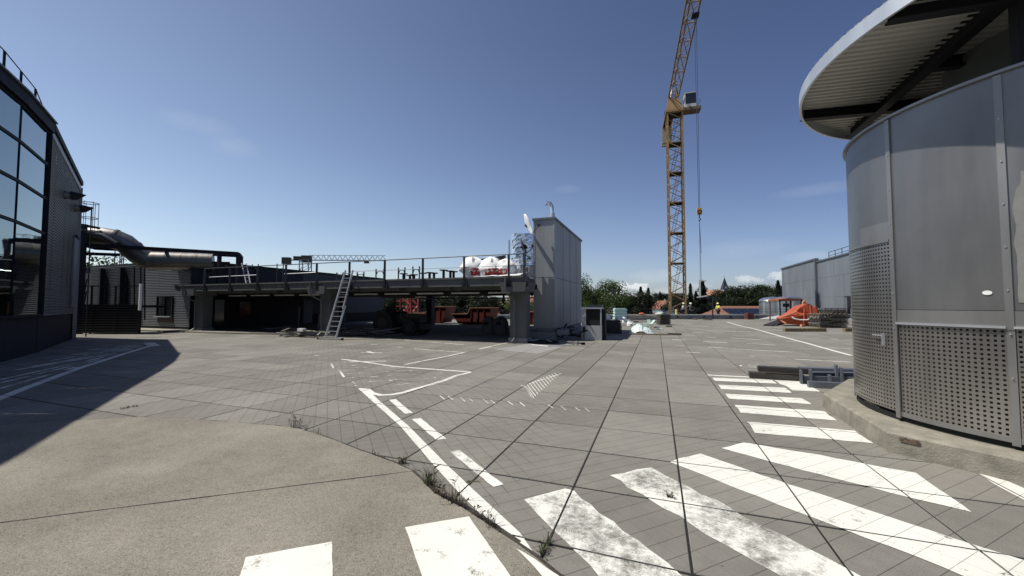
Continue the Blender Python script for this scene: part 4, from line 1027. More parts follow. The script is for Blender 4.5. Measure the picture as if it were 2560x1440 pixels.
for k in range(5):
    for s in (TX0+.035, TX1-.035): MB().box((s, TY0-.014, .9+k*1.05), (.03,.015,.03)).build('rivet', ALU, tw)
MB().bb((TX0+.08, TY0+.08, 0), (TX1-.05, TY1-.1, TZ0)).build('plinth', CONC_D, tw)
MB().bb((TX0-.5, TY0-.35, 0), (TX1+.1, TY0+.02, .34)).build('plinth_step', CONC_D, tw)
fl = thing('roof_flue', 'bent shiny steel flue pipe rising from the clad tower roof', 'flue', (-4.7, 18.9, TZ1+.1))
fp = PY(1381, 545, 18.8); fx = fp.x
MB().tube([(fx,18.8,TZ1+.1),(fx,18.8,TZ1+.48)], .13, 14).build('flue_base', ALU, fl, smooth=True)
MB().tube([(fx,18.8,TZ1+.48),(fx-.02,18.8,TZ1+.82),(fx-.10,18.78,TZ1+1.0),(fx-.28,18.75,TZ1+1.04),(fx-.30,18.75,TZ1+.92)], .085, 14).build('flue_elbow', M('polished_flue', (.75,.76,.78), .15, .95), fl, smooth=True)
# steel box and clutter at the tower foot
jb = thing('scrap_heap', 'tangle of dark pipes and a grey metal trough at the foot of the clad tower', 'scrap', (-3.7, 18.0, 0))
MB().box((-4.0, 17.75, .36), (.55,.35,.22), .1).build('metal_trough', M('grey_cabinet'), jb)
rnd = random.Random(11)
for k in range(16):
    a = Vector((-4.3+rnd.random()*1.0, 18.0+rnd.random()*.7, .05+rnd.random()*.45)); b = a+Vector((rnd.uniform(-.5,.6), rnd.uniform(-.3,.4), rnd.uniform(-.2,.3))); b.z = max(.04, min(.75, b.z))
    MB().tube([a, a.lerp(b,.5)+Vector((0,0,.08)), b], .03+.02*rnd.random(), 6).build('pipe_piece', (RUBBER, DARKSTEEL, M('grey_cabinet'), RUBBER)[k % 4], jb)
# leaning plank and hose coil
pa, pb2 = PY(1298, 740, 16.6), G(1324, 854)
MB().bar(pa, pb2+Vector((0,0,.02)), .06, .14).build('leaning_plank', M('grey_green_board', (.14,.17,.16), .7), cat='plank', label='grey board leaning against the right canopy column')
hc = G(1352, 857); hs = thing('hose_coil', 'flat coil of black hose with white straps on the slabs before the clad tower', 'hose', tuple(hc))
for k in range(7):
    r0 = .34+.05*k; MB().tube([(r0*1.25*math.cos(a/18*math.pi*2)+.03*math.sin(k*3), r0*.75*math.sin(a/18*math.pi*2), .03+.018*(k % 3)+.02*math.sin(a+k)) for a in range(19)], .02, 5).build('hose_turn', RUBBER, hs, world=False)
for a, b in (((-.55,-.2,.08),(-.2,.25,.10)), ((.2,.25,.1),(.6,-.2,.07))): MB().bar(a, b, .05, .02).build('strap', WHITE, hs, world=False)
u0 = G(1330, 864)-hc; u1 = G(1370, 868)-hc; u2 = G(1436, 862)-hc
MB().tube([u0+Vector((0,0,.03)), u1+Vector((0,0,.03)), (u1+u2)/2+Vector((0,-.02,.03)), u2+Vector((0,0,.03))], .018, 5).build('white_hose', WHITE, hs, world=False)
pc = G(1458, 862)
MB().box(pc+Vector((0,0,.05)), (.14,.1,.09), .4).build('rubble_piece', DARKSTEEL, cat='debris', label='small dark lump with a pale edge on the slabs before the booth')

# ================================================================== SMALL BOOTH (pay kiosk) right of the tower
kx0, ky0, kw, kd = -3.22, 18.05, .90, .62
kk = thing('metal_booth', 'small grey metal booth with an open dark hatch beside the clad tower', 'booth', (kx0+kw/2, ky0+kd/2, 0))
BOOTH = galv_material('booth_sheet', (.42,.43,.43), .45, .5, scratch=.2)
MB().bb((kx0, ky0, 0), (kx0+kw, ky0+kd, .66)).build('lower_case', BOOTH, kk)
MB().bb((kx0, ky0, .665), (kx0+.20, ky0+kd, 1.42)).build('side_panel', BOOTH, kk)
MB().bb((kx0+kw-.06, ky0, .665), (kx0+kw, ky0+.05, 1.42)).build('frame_post', BOOTH, kk)
MB().bb((kx0+kw-.06, ky0+kd-.06, .665), (kx0+kw, ky0+kd, 1.42)).build('frame_post', BOOTH, kk)
MB().bb((kx0+.20, ky0+.06, .665), (kx0+kw-.05, ky0+kd-.05, 1.40)).build('hatch', BLACK, kk)
MB().bb((kx0-.04, ky0-.04, 1.42), (kx0+kw+.04, ky0+kd+.06, 1.47)).build('top_plate', BOOTH, kk)
MB().bb((kx0+kw+.005, ky0+.25, 0), (kx0+kw+.14, ky0+.6, 1.35)).build('side_duct', DARKSTEEL, kk)
MB().bb((kx0+.03, ky0-.012, 1.05), (kx0+.16, ky0-.001, 1.13)).build('notice', WHITE, kk)
MB().bb((kx0+.05, ky0-.06, .40), (kx0+.17, ky0-.001, .60)).build('socket_box', DARKSTEEL, kk)
for s in (.08, .13): MB().tube([(kx0+s, ky0-.03, .4), (kx0+s, ky0-.03, .02)], .012, 5).build('cable', RUBBER, kk)
MB().bb((kx0-.1, ky0+2.2, .0), (kx0+.62, ky0+2.9, 1.60)).build('block_stack', CONC_D, cat='block', label='flat grey block showing above the metal booth')

# ================================================================== ROUND TOWER on the right
CX, CY, CR, CZ0, CZ1 = 4.576, 6.603, 1.967, .24, 3.87
kb = thing('kerb_island', 'raised concrete island with cut corners under the round metal tower', 'kerb', (4.6, 6.6, 0))
kp = [(2.42,7.53),(2.34,5.50),(3.05,4.92),(4.35,3.88),(6.3,3.75),(7.4,5.2),(7.4,8.3),(6.2,9.8),(4.2,9.9),(3.3,9.1)]
mb = MB(); n = len(kp); cxk, cyk = 4.7, 6.8
sh_ = lambda p, k: (p[0]+(cxk-p[0])*k, p[1]+(cyk-p[1])*k)
ring0 = [(x, y, -.02) for x, y in kp]; ring1 = [(*sh_(p, .004), .20) for p in kp]; ring2 = [(*sh_(p, .014), .222) for p in kp]
mb.v = ring0+ring1+ring2
for i in range(n):
    j = (i+1) % n
    mb.f += [(i, j, n+j, n+i), (n+i, n+j, 2*n+j, 2*n+i)]
mb.f.append(tuple(2*n+i for i in range(n)))
bmv = mb.build('kerb_body', M('weathered_kerb', (.235,.22,.175), .92, var=.3, scale=5, bump=.15, bscale=55, dirt=.6), kb)
e0 = Vector((2.34,5.50,0)); ed = (Vector((3.05,4.92,0))-e0).normalized(); en = Vector((ed.y, -ed.x, 0)); en = en if en.y < 0 else -en
q = e0+ed*.10+en*.004
mb = MB(); rnd = random.Random(4); N_ = 14
top = [(t/N_, .195-.012*rnd.random()) for t in range(N_+1)]; bot = [(t/N_, .15+.03*abs(noise.noise(Vector((t*.9, 3, 1))))-.05*math.sin(t/N_*math.pi)) for t in range(N_+1)]
bot = [(t, max(z, .145)) for t, z in bot]
for (t, z), (t2, zb) in zip(top, bot):
    mb.v.append(tuple(q+ed*t*.16+Vector((0,0,z)))); mb.v.append(tuple(q+ed*t2*.16+Vector((0,0,zb))))
for i in range(N_): mb.f.append((2*i, 2*i+1, 2*i+3, 2*i+2))
mb.build('rusty_chip', M('rust_spall', (.12,.085,.06), .95, var=.6, scale=25, bump=.3), kb)
rt = thing('round_metal_tower', 'round galvanised metal tower with perforated lower panels on a concrete island at the right', 'tower', (CX, CY, CZ0))
def cyl(a0, a1, z0, z1, r, name, mat, par, step=2.0, thick=.012, smooth=True):
    n = max(1, int(abs(a1-a0)/step)); mb = MB()
    for rr in (r, r-thick):
        for z in (z0, z1):
            for k in range(n+1):
                a = R(a0+(a1-a0)*k/n); mb.v.append((CX+rr*math.cos(a), CY+rr*math.sin(a), z))
    m = n+1
    for k in range(n):
        mb.f += [(k, k+1, m+k+1, m+k), (2*m+k+1, 2*m+k, 3*m+k, 3*m+k+1), (m+k, m+k+1, 3*m+k+1, 3*m+k), (k+1, k, 2*m+k, 2*m+k+1)]
    mb.f += [(0, m, 3*m, 2*m), (n, 2*m+n, 3*m+n, m+n)]
    return mb.build(name, mat, par, smooth=smooth)
def perforated(a0, a1, z0, z1, r, name, par, pitch=.0472, hole=.44, seed=0):
    nc = max(1, round(R(a1-a0)*r/pitch)); nr = max(1, round((z1-z0)/pitch)); mb = MB()
    def P_(u, v):
        a = R(a0+(a1-a0)*u/nc); return (CX+r*math.cos(a), CY+r*math.sin(a), z0+(z1-z0)*v/nr)
    idx = {}
    def vid(u, v):
        if (u, v) not in idx: idx[(u, v)] = len(mb.v); mb.v.append(P_(u, v))
        return idx[(u, v)]
    h = hole/2
    for c in range(nc):
        for w in range(nr):
            o = [vid(c, w), vid(c+1, w), vid(c+1, w+1), vid(c, w+1)]
            b = len(mb.v); mb.v += [P_(c+.5-h, w+.5-h), P_(c+.5+h, w+.5-h), P_(c+.5+h, w+.5+h), P_(c+.5-h, w+.5+h)]
            for k in range(4): k2 = (k+1) % 4; mb.f.append((o[k], o[k2], b+k2, b+k))
    o = mb.build(name, STEEL, par, smooth=True)
    return o
# upper sheets with battens
seams = [196.8, 225.1, 254, 283, 312, 341, 370, 399, 428, 457, 486, 525-360+360]
prev = 166.0
perforated(166.0, 195.6, .33, 2.37, CR-.005, 'perforated_door', rt)
cyl(166.0, 196.0, 2.385, CZ1, CR-.004, 'upper_sheet', GALV, rt)
cyl(180.0, 196.0, 2.39, 2.62, CR+.004, 'lap_sheet', GALV2, rt)
cyl(166.0, 195.8, 2.37, 2.40, CR+.016, 'door_lintel', GALV2, rt, thick=.03)
sa = [197.6, 224.4, 226.0, 254, 283, 312, 341, 370, 399, 428, 457, 486, 525]
segs = [(197.6, 224.5), (225.9, 254), (254.6, 283), (283.6, 312), (312.6, 341), (341.6, 370), (370.6, 399), (399.6, 428), (428.6, 457), (457.6, 486), (486.6, 525.6)]
for i, (a0, a1) in enumerate(segs):
    if i < 10 or True:
        cyl(a0, a1, 1.545, CZ1, CR-.004+.002*(i % 2), 'upper_sheet', GALV, rt)
        cyl(a0, a1, 1.39, 1.54, CR+.004, 'waist_band', GALV2, rt)
        cyl(a0, a1, 1.370, 1.392, CR+.028, 'waist_lip', ALU, rt, thick=.035)
        if i < 3: perforated(a0+.2, a1-.2, .33, 1.365, CR-.006, 'perforated_panel', rt)
        else: cyl(a0, a1, .33, 1.37, CR-.006, 'lower_sheet', STEEL, rt)
        cyl(a0, a1, .285, .335, CR, 'bottom_rail', GALV2, rt)
for a in (196.8, 225.2, 254.3, 283.3, 312.3, 341.3, 10.3, 39.3, 68.3, 97.3, 126.3):
    cyl(a-.8, a+.8, .26 if a < 200 else 1.36, CZ1-.01, CR+.014, 'batten', GALV2, rt, thick=.02)
    if a > 200 or a < 130: cyl(a-.8, a+.8, .26, 1.372, CR+.006, 'lower_post', GALV2, rt, thick=.02)
    for z in [.9+.42*k for k in range(7)]:
        if z < CZ1-.2 and (180 < a < 300): MB().box((CX+(CR+.018)*math.cos(R(a)), CY+(CR+.018)*math.sin(R(a)), z), (.010,.012,.012), R(a)).build('rivet', ALU, rt)
cyl(166.0, 525.6, CZ1, CZ1+.03, CR+.03, 'top_rim', GALV2, rt, thick=.10)
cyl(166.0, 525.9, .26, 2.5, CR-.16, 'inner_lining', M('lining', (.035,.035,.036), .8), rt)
cyl(166.0, 525.9, .222, .285, CR-.03, 'base_gap', BLACK, rt)
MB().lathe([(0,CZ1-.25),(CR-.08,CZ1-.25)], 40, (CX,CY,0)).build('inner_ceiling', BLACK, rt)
hd = MB(); a = R(192.6); p = Vector((CX+(CR+.03)*math.cos(a), CY+(CR+.03)*math.sin(a), 1.22))
tdir = Vector((-math.sin(a), math.cos(a), 0)); hd.bar(p, p-tdir*.17, .016, .016); hd.bar(p+Vector((0,0,.03)), p-Vector((0,0,.12)), .03, .014); hd.build('door_handle', ALU, rt)
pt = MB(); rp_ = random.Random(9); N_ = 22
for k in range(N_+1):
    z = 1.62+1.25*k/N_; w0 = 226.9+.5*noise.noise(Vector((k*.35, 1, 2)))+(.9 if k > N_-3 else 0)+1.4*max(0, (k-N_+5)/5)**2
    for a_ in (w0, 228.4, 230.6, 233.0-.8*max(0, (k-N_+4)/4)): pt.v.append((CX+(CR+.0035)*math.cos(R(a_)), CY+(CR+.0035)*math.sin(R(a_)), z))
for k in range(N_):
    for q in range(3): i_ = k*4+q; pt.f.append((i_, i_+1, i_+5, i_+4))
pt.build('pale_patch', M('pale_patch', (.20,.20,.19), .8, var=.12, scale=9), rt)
ov = MB(); a0 = 221.2
ov.v = [(CX+(CR+.004)*math.cos(R(a0+1.0*math.cos(k/16*2*math.pi))), CY+(CR+.004)*math.sin(R(a0+1.0*math.cos(k/16*2*math.pi))), 1.72+.022*math.sin(k/16*2*math.pi)) for k in range(16)]
ov.f = [tuple(range(16))]; ov.build('pale_sticker', WHITE, rt)
# canopy ring above
RX, RY, RR_, RZ = 4.83, 6.36, 2.82, 4.60
rc = thing('round_roof_canopy', 'round overhanging roof of ribbed sheet with a pale rim above the round tower', 'roof', (RX, RY, RZ))
mb = MB(); n = 120
for r_, z in ((RR_, RZ), (RR_, RZ+.165), (RR_-.03, RZ+.165), (RR_-.03, RZ)):
    for k in range(n): a = 2*math.pi*k/n; mb.v.append((RX+r_*math.cos(a), RY+r_*math.sin(a), z))
for i in range(4):
    for k in range(n): k2 = (k+1) % n; i2 = (i+1) % 4; mb.f.append((i*n+k, i*n+k2, i2*n+k2, i2*n+k))
mb.build('rim', galv_material('rim_zinc', (.62,.65,.67), .4, .55, scratch=.2, blotch=.35), rc, smooth=True)
mb = MB(); ua = R(6.2); U = Vector((math.cos(ua), math.sin(ua), 0)); V = Vector((-math.sin(ua), math.cos(ua), 0)); pitch = .105; t = -RR_
CEN = Vector((RX, RY, 0)); prof = [(0,0),(.32,0),(.42,.024),(.9,.024)]
lines_ = []
while t < RR_-.01:
    for f, h in prof:
        tt = t+f*pitch
        if abs(tt) < RR_: half = math.sqrt(max(0, (RR_-.005)**2-tt*tt)); lines_.append((tt, half, h))
    t += pitch
for tt, half, h in lines_:
    mb.v.append(tuple(CEN+V*tt-U*half+Vector((0,0,RZ+.155+h)))); mb.v.append(tuple(CEN+V*tt+U*half+Vector((0,0,RZ+.155+h))))
for i in range(len(lines_)-1): mb.f.append((2*i, 2*i+1, 2*i+3, 2*i+2))
SOFF = M('ribbed_soffit_sheet', (.46,.46,.42), .55, .1, var=.06)
so = mb.build('ribbed_roof_sheet', SOFF, rc); sm = so.modifiers.new('t', 'SOLIDIFY'); sm.thickness = .004
def rbeam(a, b, w=.11, h=.15, z=None):
    z = RZ+.09 if z is None else z
    mb = MB(); mb.bar((*a, z+h/2-.01), (*b, z+h/2-.01), w, .012); mb.bar((*a, z-h/2), (*b, z-h/2), w, .014); mb.bar((*a, z), (*b, z), .012, h); mb.build('roof_beam', DARKSTEEL, rc)
rbeam((3.32, 4.2), (3.32, 8.6), .13, .17)
rbeam((2.27, 7.55), (4.6, 7.85)); rbeam((2.36, 5.2), (4.6, 5.36), .12, .16); rbeam((3.32,8.3),(3.9,9.0))
rbeam((5.6, 3.7), (5.6, 9.0)); rbeam((3.4, 6.5),(7.4,6.8))
for x, y in ((3.42, 5.28), (3.55,7.6), (5.6,8.1), (6.2, 6.6)):
    MB().bar((x, y, 3.6), (x, y, RZ+.02), .10, .10).build('roof_post', DARKSTEEL, rc)
MB().lathe([(1.15,3.6),(1.15,RZ+.16)], 36, (CX+.25,CY,0)).build('core_drum', M('core_render', (.15,.17,.16), .8), rc, smooth=True)

# ================================================================== FAR EDGE OF THE ROOF
pz = thing('roof_parapet', 'low concrete parapet with a pale coping along the far edge of the roof', 'parapet', tuple(C(10, FAR_F)))
def ept(t): return edgeL.lerp(edgeR, t)
NPZ = 26
for i in range(NPZ):
    a, b = ept(i/NPZ), ept((i+1)/NPZ-.0006)
    MB().bar(a+Vector((0,0,.2)), b+Vector((0,0,.2)), .22, .42).build('parapet_panel', CONC_D, pz)
    MB().bar(a+Vector((0,0,.48)), b+Vector((0,0,.48)), .34, .12).build('coping', M('pale_coping', (.55,.55,.52), .8), pz)
    MB().bar(a.lerp(b,.5)+Vector((0,-.16,.18)), a.lerp(b,.5)+Vector((0,-.16,.36)), .16, .12).build('bracket', DARKSTEEL, pz)
ger = thing('edge_railing', 'thin steel railing standing on the far roof parapet', 'railing', tuple(C(10, FAR_F, .5)))
for i in range(NPZ+1):
    p = ept(i/NPZ); MB().bar(p+Vector((0,0,.5)), p+Vector((0,0,1.12)), .035).build('post', RAILM, ger)
for z in (1.12, .82): MB().bar(ept(0)+Vector((0,0,z)), ept(1)+Vector((0,0,z)), .03).build('rail', RAILM, ger)

# ================================================================== TREES
def leafmat(name, c, var=.35):
    m, nt, N, L, B = newmat(name)
    oi = N.new('ShaderNodeObjectInfo'); geo = N.new('ShaderNodeNewGeometry')
    nz = N.new('ShaderNodeTexNoise'); nz.inputs['Scale'].default_value = .9; L.new(geo.outputs['Position'], nz.inputs[0])
    v = mathn(N, L, 'ADD', 1-var, mathn(N, L, 'MULTIPLY', nz.outputs[0], var*1.4)); v = mathn(N, L, 'ADD', v, mathn(N, L, 'MULTIPLY', oi.outputs['Random'], var*.5))
    sc = N.new('ShaderNodeVectorMath'); sc.operation = 'SCALE'; sc.inputs[0].default_value = c; L.new(v, sc.inputs['Scale'])
    L.new(sc.outputs[0], B.inputs['Base Color']); B.inputs['Roughness'].default_value = .6; B.inputs['Specular IOR Level'].default_value = .25
    tr = N.new('ShaderNodeBsdfTranslucent'); L.new(sc.outputs[0], tr.inputs[0]); ad = N.new('ShaderNodeMixShader'); ad.inputs[0].default_value = .25
    L.new(B.outputs[0], ad.inputs[1]); L.new(tr.outputs[0], ad.inputs[2])
    out = [n for n in N if n.type == 'OUTPUT_MATERIAL'][0]; L.new(ad.outputs[0], out.inputs[0]); return m
LEAF_D = leafmat('dark_leaves', (.022,.033,.013)); LEAF_M = leafmat('mid_leaves', (.060,.090,.024)); LEAF_C = leafmat('conifer_needles', (.014,.022,.012))
BARK = M('bark', (.06,.05,.04), .95, var=.3, scale=8)
def broadleaf(name, leaf, n, seed, size, wide=.42):
    """unit-height tree: forked trunk, crown made of leaf clumps on branches"""
    rnd = random.Random(seed); t = thing(name, 'tree', 'tree', (0,0,0)); tb = MB()
    tb.tube([(0,0,0),(.01,0,.2),(.0,.01,.45),(.02,0,.8)], [.030,.022,.015,.004], 7)
    clumps = []
    for k in range(20):
        a = rnd.uniform(0, 2*math.pi); z = .30+.62*rnd.random(); rr = wide*math.sin(math.pi*min(1, max(.05, (z-.16)/.86)))**.6*rnd.uniform(.55, 1.0)
        e = Vector((rr*math.cos(a), rr*math.sin(a), min(.97, z+.08*rnd.random()))); s0 = Vector((0,0,max(.15, z-.22)))
        tb.tube([s0, s0.lerp(e,.5)+Vector((0,0,.02)), e], [.010,.006,.002], 5, caps=False); clumps.append((e, rnd.uniform(.09,.17)))
    for k in range(9): clumps.append((Vector((rnd.uniform(-.12,.12), rnd.uniform(-.12,.12), rnd.uniform(.45,.93))), rnd.uniform(.1,.16)))
    tb.build('trunk', BARK, t, world=False)
    cb = MB()
    for k in range(n):
        c, r_ = clumps[rnd.randrange(len(clumps))]
        v = Vector((rnd.gauss(0,1), rnd.gauss(0,1), rnd.gauss(0,1))).normalized(); p = c+v*r_*(rnd.random()**.4)*Vector((1,1,.8)).length/1.6
        if p.z < .12: p.z = .12+rnd.random()*.1
        s = size*rnd.uniform(.6,1.3); u = Vector((rnd.gauss(0,1), rnd.gauss(0,1), rnd.gauss(0,.6))).normalized(); w = u.cross(v)
        if w.length < .01: continue
        w.normalize(); cb.add([p-u*s, p+w*s*.6, p+u*s, p-w*s*.6], [(0,1,2,3)])
    cb.build('crown', leaf, t, world=False); return t
def conifer(name, n, seed, wide=.2, lean=0.0):
    rnd = random.Random(seed); t = thing(name, 'tree', 'tree', (0,0,0))
    MB().tube([(0,0,0),(lean*.4,0,.5),(lean,0,.99)], [.022,.013,.002], 6).build('trunk', BARK, t, world=False)
    cb = MB()
    for k in range(n):
        z = .10+.90*rnd.random()**1.15; tier = .75+.25*math.sin(z*46+seed); rr = wide*(1-z)**.85*tier+.003
        a = rnd.uniform(0, 2*math.pi); q = rnd.random()**.5; asy = 1+.6*noise.noise(Vector((math.cos(a)*1.5, math.sin(a)*1.5, z*5+seed)))
        p = Vector((lean*z+rr*q*asy*math.cos(a), rr*q*asy*math.sin(a), z-.05*q*rr/wide)); s = .0105*rnd.uniform(.7,1.6)
        u = Vector((math.cos(a), math.sin(a), -.45)).normalized(); w = Vector((-math.sin(a), math.cos(a), rnd.uniform(-.3,.3)))
        cb.add([p-u*s*.8, p+w*s*.5, p+u*s*1.6, p-w*s*.5], [(0,1,2,3)])
    cb.build('crown', LEAF_C, t, world=False); return t
protos = {'near': broadleaf('broadleaf_tree', LEAF_M, 16000, 1, .0115, .46), 'b1': broadleaf('broadleaf_tree', LEAF_D, 9000, 2, .015, .44),
          'b2': broadleaf('broadleaf_tree', LEAF_D, 9000, 5, .015, .5), 'b3': broadleaf('broadleaf_tree', LEAF_M, 7000, 9, .017, .5),
          'c1': conifer('conifer_tree', 9000, 3, .25), 'c2': conifer('conifer_tree', 7000, 8, .15, .05), 'c3': conifer('conifer_tree', 10000, 12, .32)}
used = set()
def plant(kind, px, fwd, topy, label, group, base=None, wk=1.0):
    p = CP(px, fwd); zt_ = HC+(762-topy)/FP*fwd; zb = hgt(p)-.3 if base is None else base; h = max(2.0, zt_-zb)
    src = protos[kind]; rz = (px*1.7) % 6.28
    if kind not in used:
        used.add(kind); t = src; t.location = (p.x, p.y, zb); t.rotation_euler = (0,0,rz); t.scale = (h*wk, h*wk, h); t['label'] = label; t['group'] = group; ORG[t.name] = Vector(t.location)
    else: t = dup(src, (p.x, p.y, zb), rz, label, group, (h*wk, h*wk, h))
    return t
G1, G2, G3 = 'trees beyond the far roof edge', 'trees seen beneath the parking canopy', 'distant trees on the skyline'
plant('near', 1492, 70, 697, 'big light green broadleaf tree just right of the clad tower', G1, wk=.95)
plant('b3', 1462, 76, 722, 'bushy green tree half hidden behind the right side of the clad tower', G1)
R1 = [('c1',1546,84,729,'slim dark conifer at the right edge of the big light green tree'),('b1',1567,95,742,'round dark tree between the light green tree and the twin conifers'),
 ('c3',1602,98,716,'tall dark conifer left of the white gabled house'),('c1',1621,102,719,'dark conifer with a broken top just left of the white gabled house'),('b1',1588,90,735,'low dark tree in front of the twin conifers'),
 ('b2',1640,185,733,'dark round tree above the roof of the white gabled house'),('c1',1650,180,728,'pointed conifer above the ridge of the white gabled house'),('b1',1665,185,735,'round tree just left of the crane mast'),
 ('b1',1697,170,735,'dark tree seen through the lattice of the crane mast'),('c2',1726,74,708,'narrow leaning conifer just right of the crane mast'),('c1',1740,80,727,'dark conifer between the leaning one and the wide one'),
 ('c3',1757,82,700,'wide ragged conifer behind the hanging load'),('b2',1712,90,742,'dark bush at the foot of the leaning conifer'),('c1',1776,92,738,'short conifer right of the hanging load'),
 ('b1',1790,96,748,'dark tree below the red roofed hillside house'),('b2',1806,118,738,'round tree in front of the church'),('b1',1826,110,728,'round tree just right of the church spire'),('c1',1829,112,718,'slim conifer tip right of the church spire'),
 ('b2',1852,106,717,'large dark round tree above the roof with solar panels'),('b1',1876,110,716,'large dark tree right of the one above the solar roof'),('b2',1898,120,729,'dark tree above the left silver tank'),
 ('b3',1918,112,716,'tree with a paler crown beside the big grey hall'),('b1',1938,118,719,'dark tree touching the corner of the big grey hall'),('c1',1946,100,700,'pointed conifer right at the corner of the big grey hall'),('b1',1960,95,735,'dark bush behind the silver tanks')]
for k, px, f, y, l in R1: plant(k, px, f, y, l, G1, wk=1.15 if k[0] == 'b' else 1.1)
R2 = [('b2',958,95,742,'dark tree behind the tractor seat'),('b1',985,90,744,'dark tree between the annex wall and the red lattice'),('b2',1015,100,741,'dark tree behind the red lattice mast'),('b1',1052,88,742,'dark tree right of the tractor under the canopy'),('b2',1078,95,740,'round dark tree behind the left skip'),('c1',1092,90,748,'small conifer left of the bright sky gap'),('b2',1126,80,735,'dense dark tree over the middle skip'),
 ('b1',1150,84,734,'tall dark tree above the high end of the middle skip'),('b1',1172,86,736,'dark tree above the right end of the middle skip'),('c3',1188,90,740,'broad dark conifer right of the middle skip'),('b2',1205,88,742,'round tree left of the narrow conifers'),
 ('c2',1240,92,742,'narrow conifer left of the right canopy column'),('b1',1222,95,752,'low dark tree between the conifers'),('c1',1259,88,738,'dark conifer touching the canopy column'),('b2',1268,96,755,'dark bush beside the canopy column'),
 ('b3',1325,40.5+8,745,'bright green tree above the right skip beside the clad tower')]
for k, px, f, y, l in R2: plant(k, px, f, y, l, G2, wk=1.2 if k[0] == 'b' else 1.1)
plant('b3', 226, 62, 634, 'green tree top behind the duct at the left', G1, wk=.9)
rnd = random.Random(21)
for k in range(78):                                      # skyline wood, each tree its own
    px = 1000+k*13.3+rnd.uniform(-5, 5); f = rnd.uniform(240, 420)
    plant(rnd.choice(['b1','b2','b1','c1','b2','c3']), px, f, 741+rnd.uniform(-5, 5), 'small dark tree in the distant skyline wood', G3, wk=rnd.uniform(1.2, 1.8))

# ================================================================== HOUSES, CHURCH, HALL, TANKS beyond the roof
def house(name, px, fwd, z0, w, l, hw, hr, rz, wall, roof, label, cat='house', wins=()):
    p = CP(px, fwd, z=z0); t = thing(name, label, cat, tuple(p), rz=rz)
    x, y = w/2, l/2
    MB().bb((-x,-y,0),(x,y,hw)).build('wall', wall, t, world=False)
    g = MB(); g.add([(-x,-y-.001,hw),(x,-y-.001,hw),(0,-y-.001,hw+hr),(-x,y+.001,hw),(x,y+.001,hw),(0,y+.001,hw+hr)], [(0,1,2),(5,4,3)]); g.build('gable', wall, t, world=False)
    o = .5; s = hr/x
    for sg in (-1, 1):
        m_ = MB(); m_.add([(0,-y-o,hw+hr+.12),(0,y+o,hw+hr+.12),(sg*(x+o),y+o,hw-s*o+.12),(sg*(x+o),-y-o,hw-s*o+.12),(0,-y-o,hw+hr-.08),(0,y+o,hw+hr-.08),(sg*(x+o),y+o,hw-s*o-.08),(sg*(x+o),-y-o,hw-s*o-.08)],
              [(0,1,2,3),(7,6,5,4),(0,3,7,4),(1,5,6,2),(3,2,6,7)]); m_.build('roof', roof, t, world=False)
    for wx, wz, ww, wh in wins:
        f = MB().bb((wx-ww/2,-y-.06,wz),(wx+ww/2,-y-.003,wz+wh)).build('window', WHITE, t, world=False)
        q = MB().bb((wx-ww/2+.08,-y-.08,wz+.08),(wx+ww/2-.08,-y-.062,wz+wh-.08)).build('pane', GLASSD, f, world=False)
    MB().bb((x*.35,-.3,hw+hr*.4),(x*.35+.5,.3,hw+hr+.7)).build('chimney', CONC, t, world=False)
    return t
house('gabled_house', 1657, 150, -6, 4.8, 6.4, 6.6, 2.5, YAW+R(14), HOUSEW, BROWNRED, 'white gabled house with a red tiled roof left of the crane mast', wins=((-.7,5.3,1.1,1.2),(.8,5.3,1.1,1.2)))
house('hillside_house', 1783, 300, 4.2, 9, 11, 5.0, 3.6, YAW+R(60), HOUSEW, M('pale_red_tiles', (.40,.20,.13), .85, var=.2), 'red roofed house high on the hillside left of the church')
house('red_roofed_house', 1435, 120, -5, 12, 10, 5.6, 3.4, YAW+R(80), HOUSEW, BROWNRED, 'red roofed house hidden behind the clad tower')
house('red_roofed_house', 1272, 100, -6, 9, 8, 5.2, 3.0, YAW+R(85), M('brick_red_wall', (.25,.12,.08), .85), BROWNRED, 'house with a broad red roof seen beside the right canopy column')
house('red_roofed_house', 1330, 110, -5.5, 14, 12, 7.3, 2.0, YAW+R(88), HOUSEW, BROWNRED, 'red roofed house between the canopy column and the clad tower')
house('dark_gabled_house', 1560, 118, -6, 6, 8, 6.4, 2.6, YAW+R(-10), M('dark_timber', (.09,.085,.08), .85), M('dark_tiles', (.05,.045,.045), .8), 'dark gabled house among the trees right of the light green tree')
for i_, (px, f, w, y0, y1) in enumerate(((1868,150,2.2,757,764),(1895,140,2.4,755,766))):
    p = CP(px, f); z1 = HC+(762-y0)/FP*f
    t = thing('white_house', ['small white house front above the solar roof','white house front just left of the silver tanks'][i_], 'house', (p.x, p.y, -5), rz=YAW)
    MB().bb((-w/2,0,0),(w/2,5,z1+5)).build('wall', HOUSEW, t, world=False); MB().bb((-w/2-.2,-.3,z1+5),(w/2+.2,5.3,z1+5.25)).build('roof', M('dark_tiles'), t, world=False)
    MB().bb((-.3,-.06,z1+3.6),(.5,-.01,z1+4.4)).build('window', GLASSD, t, world=False)
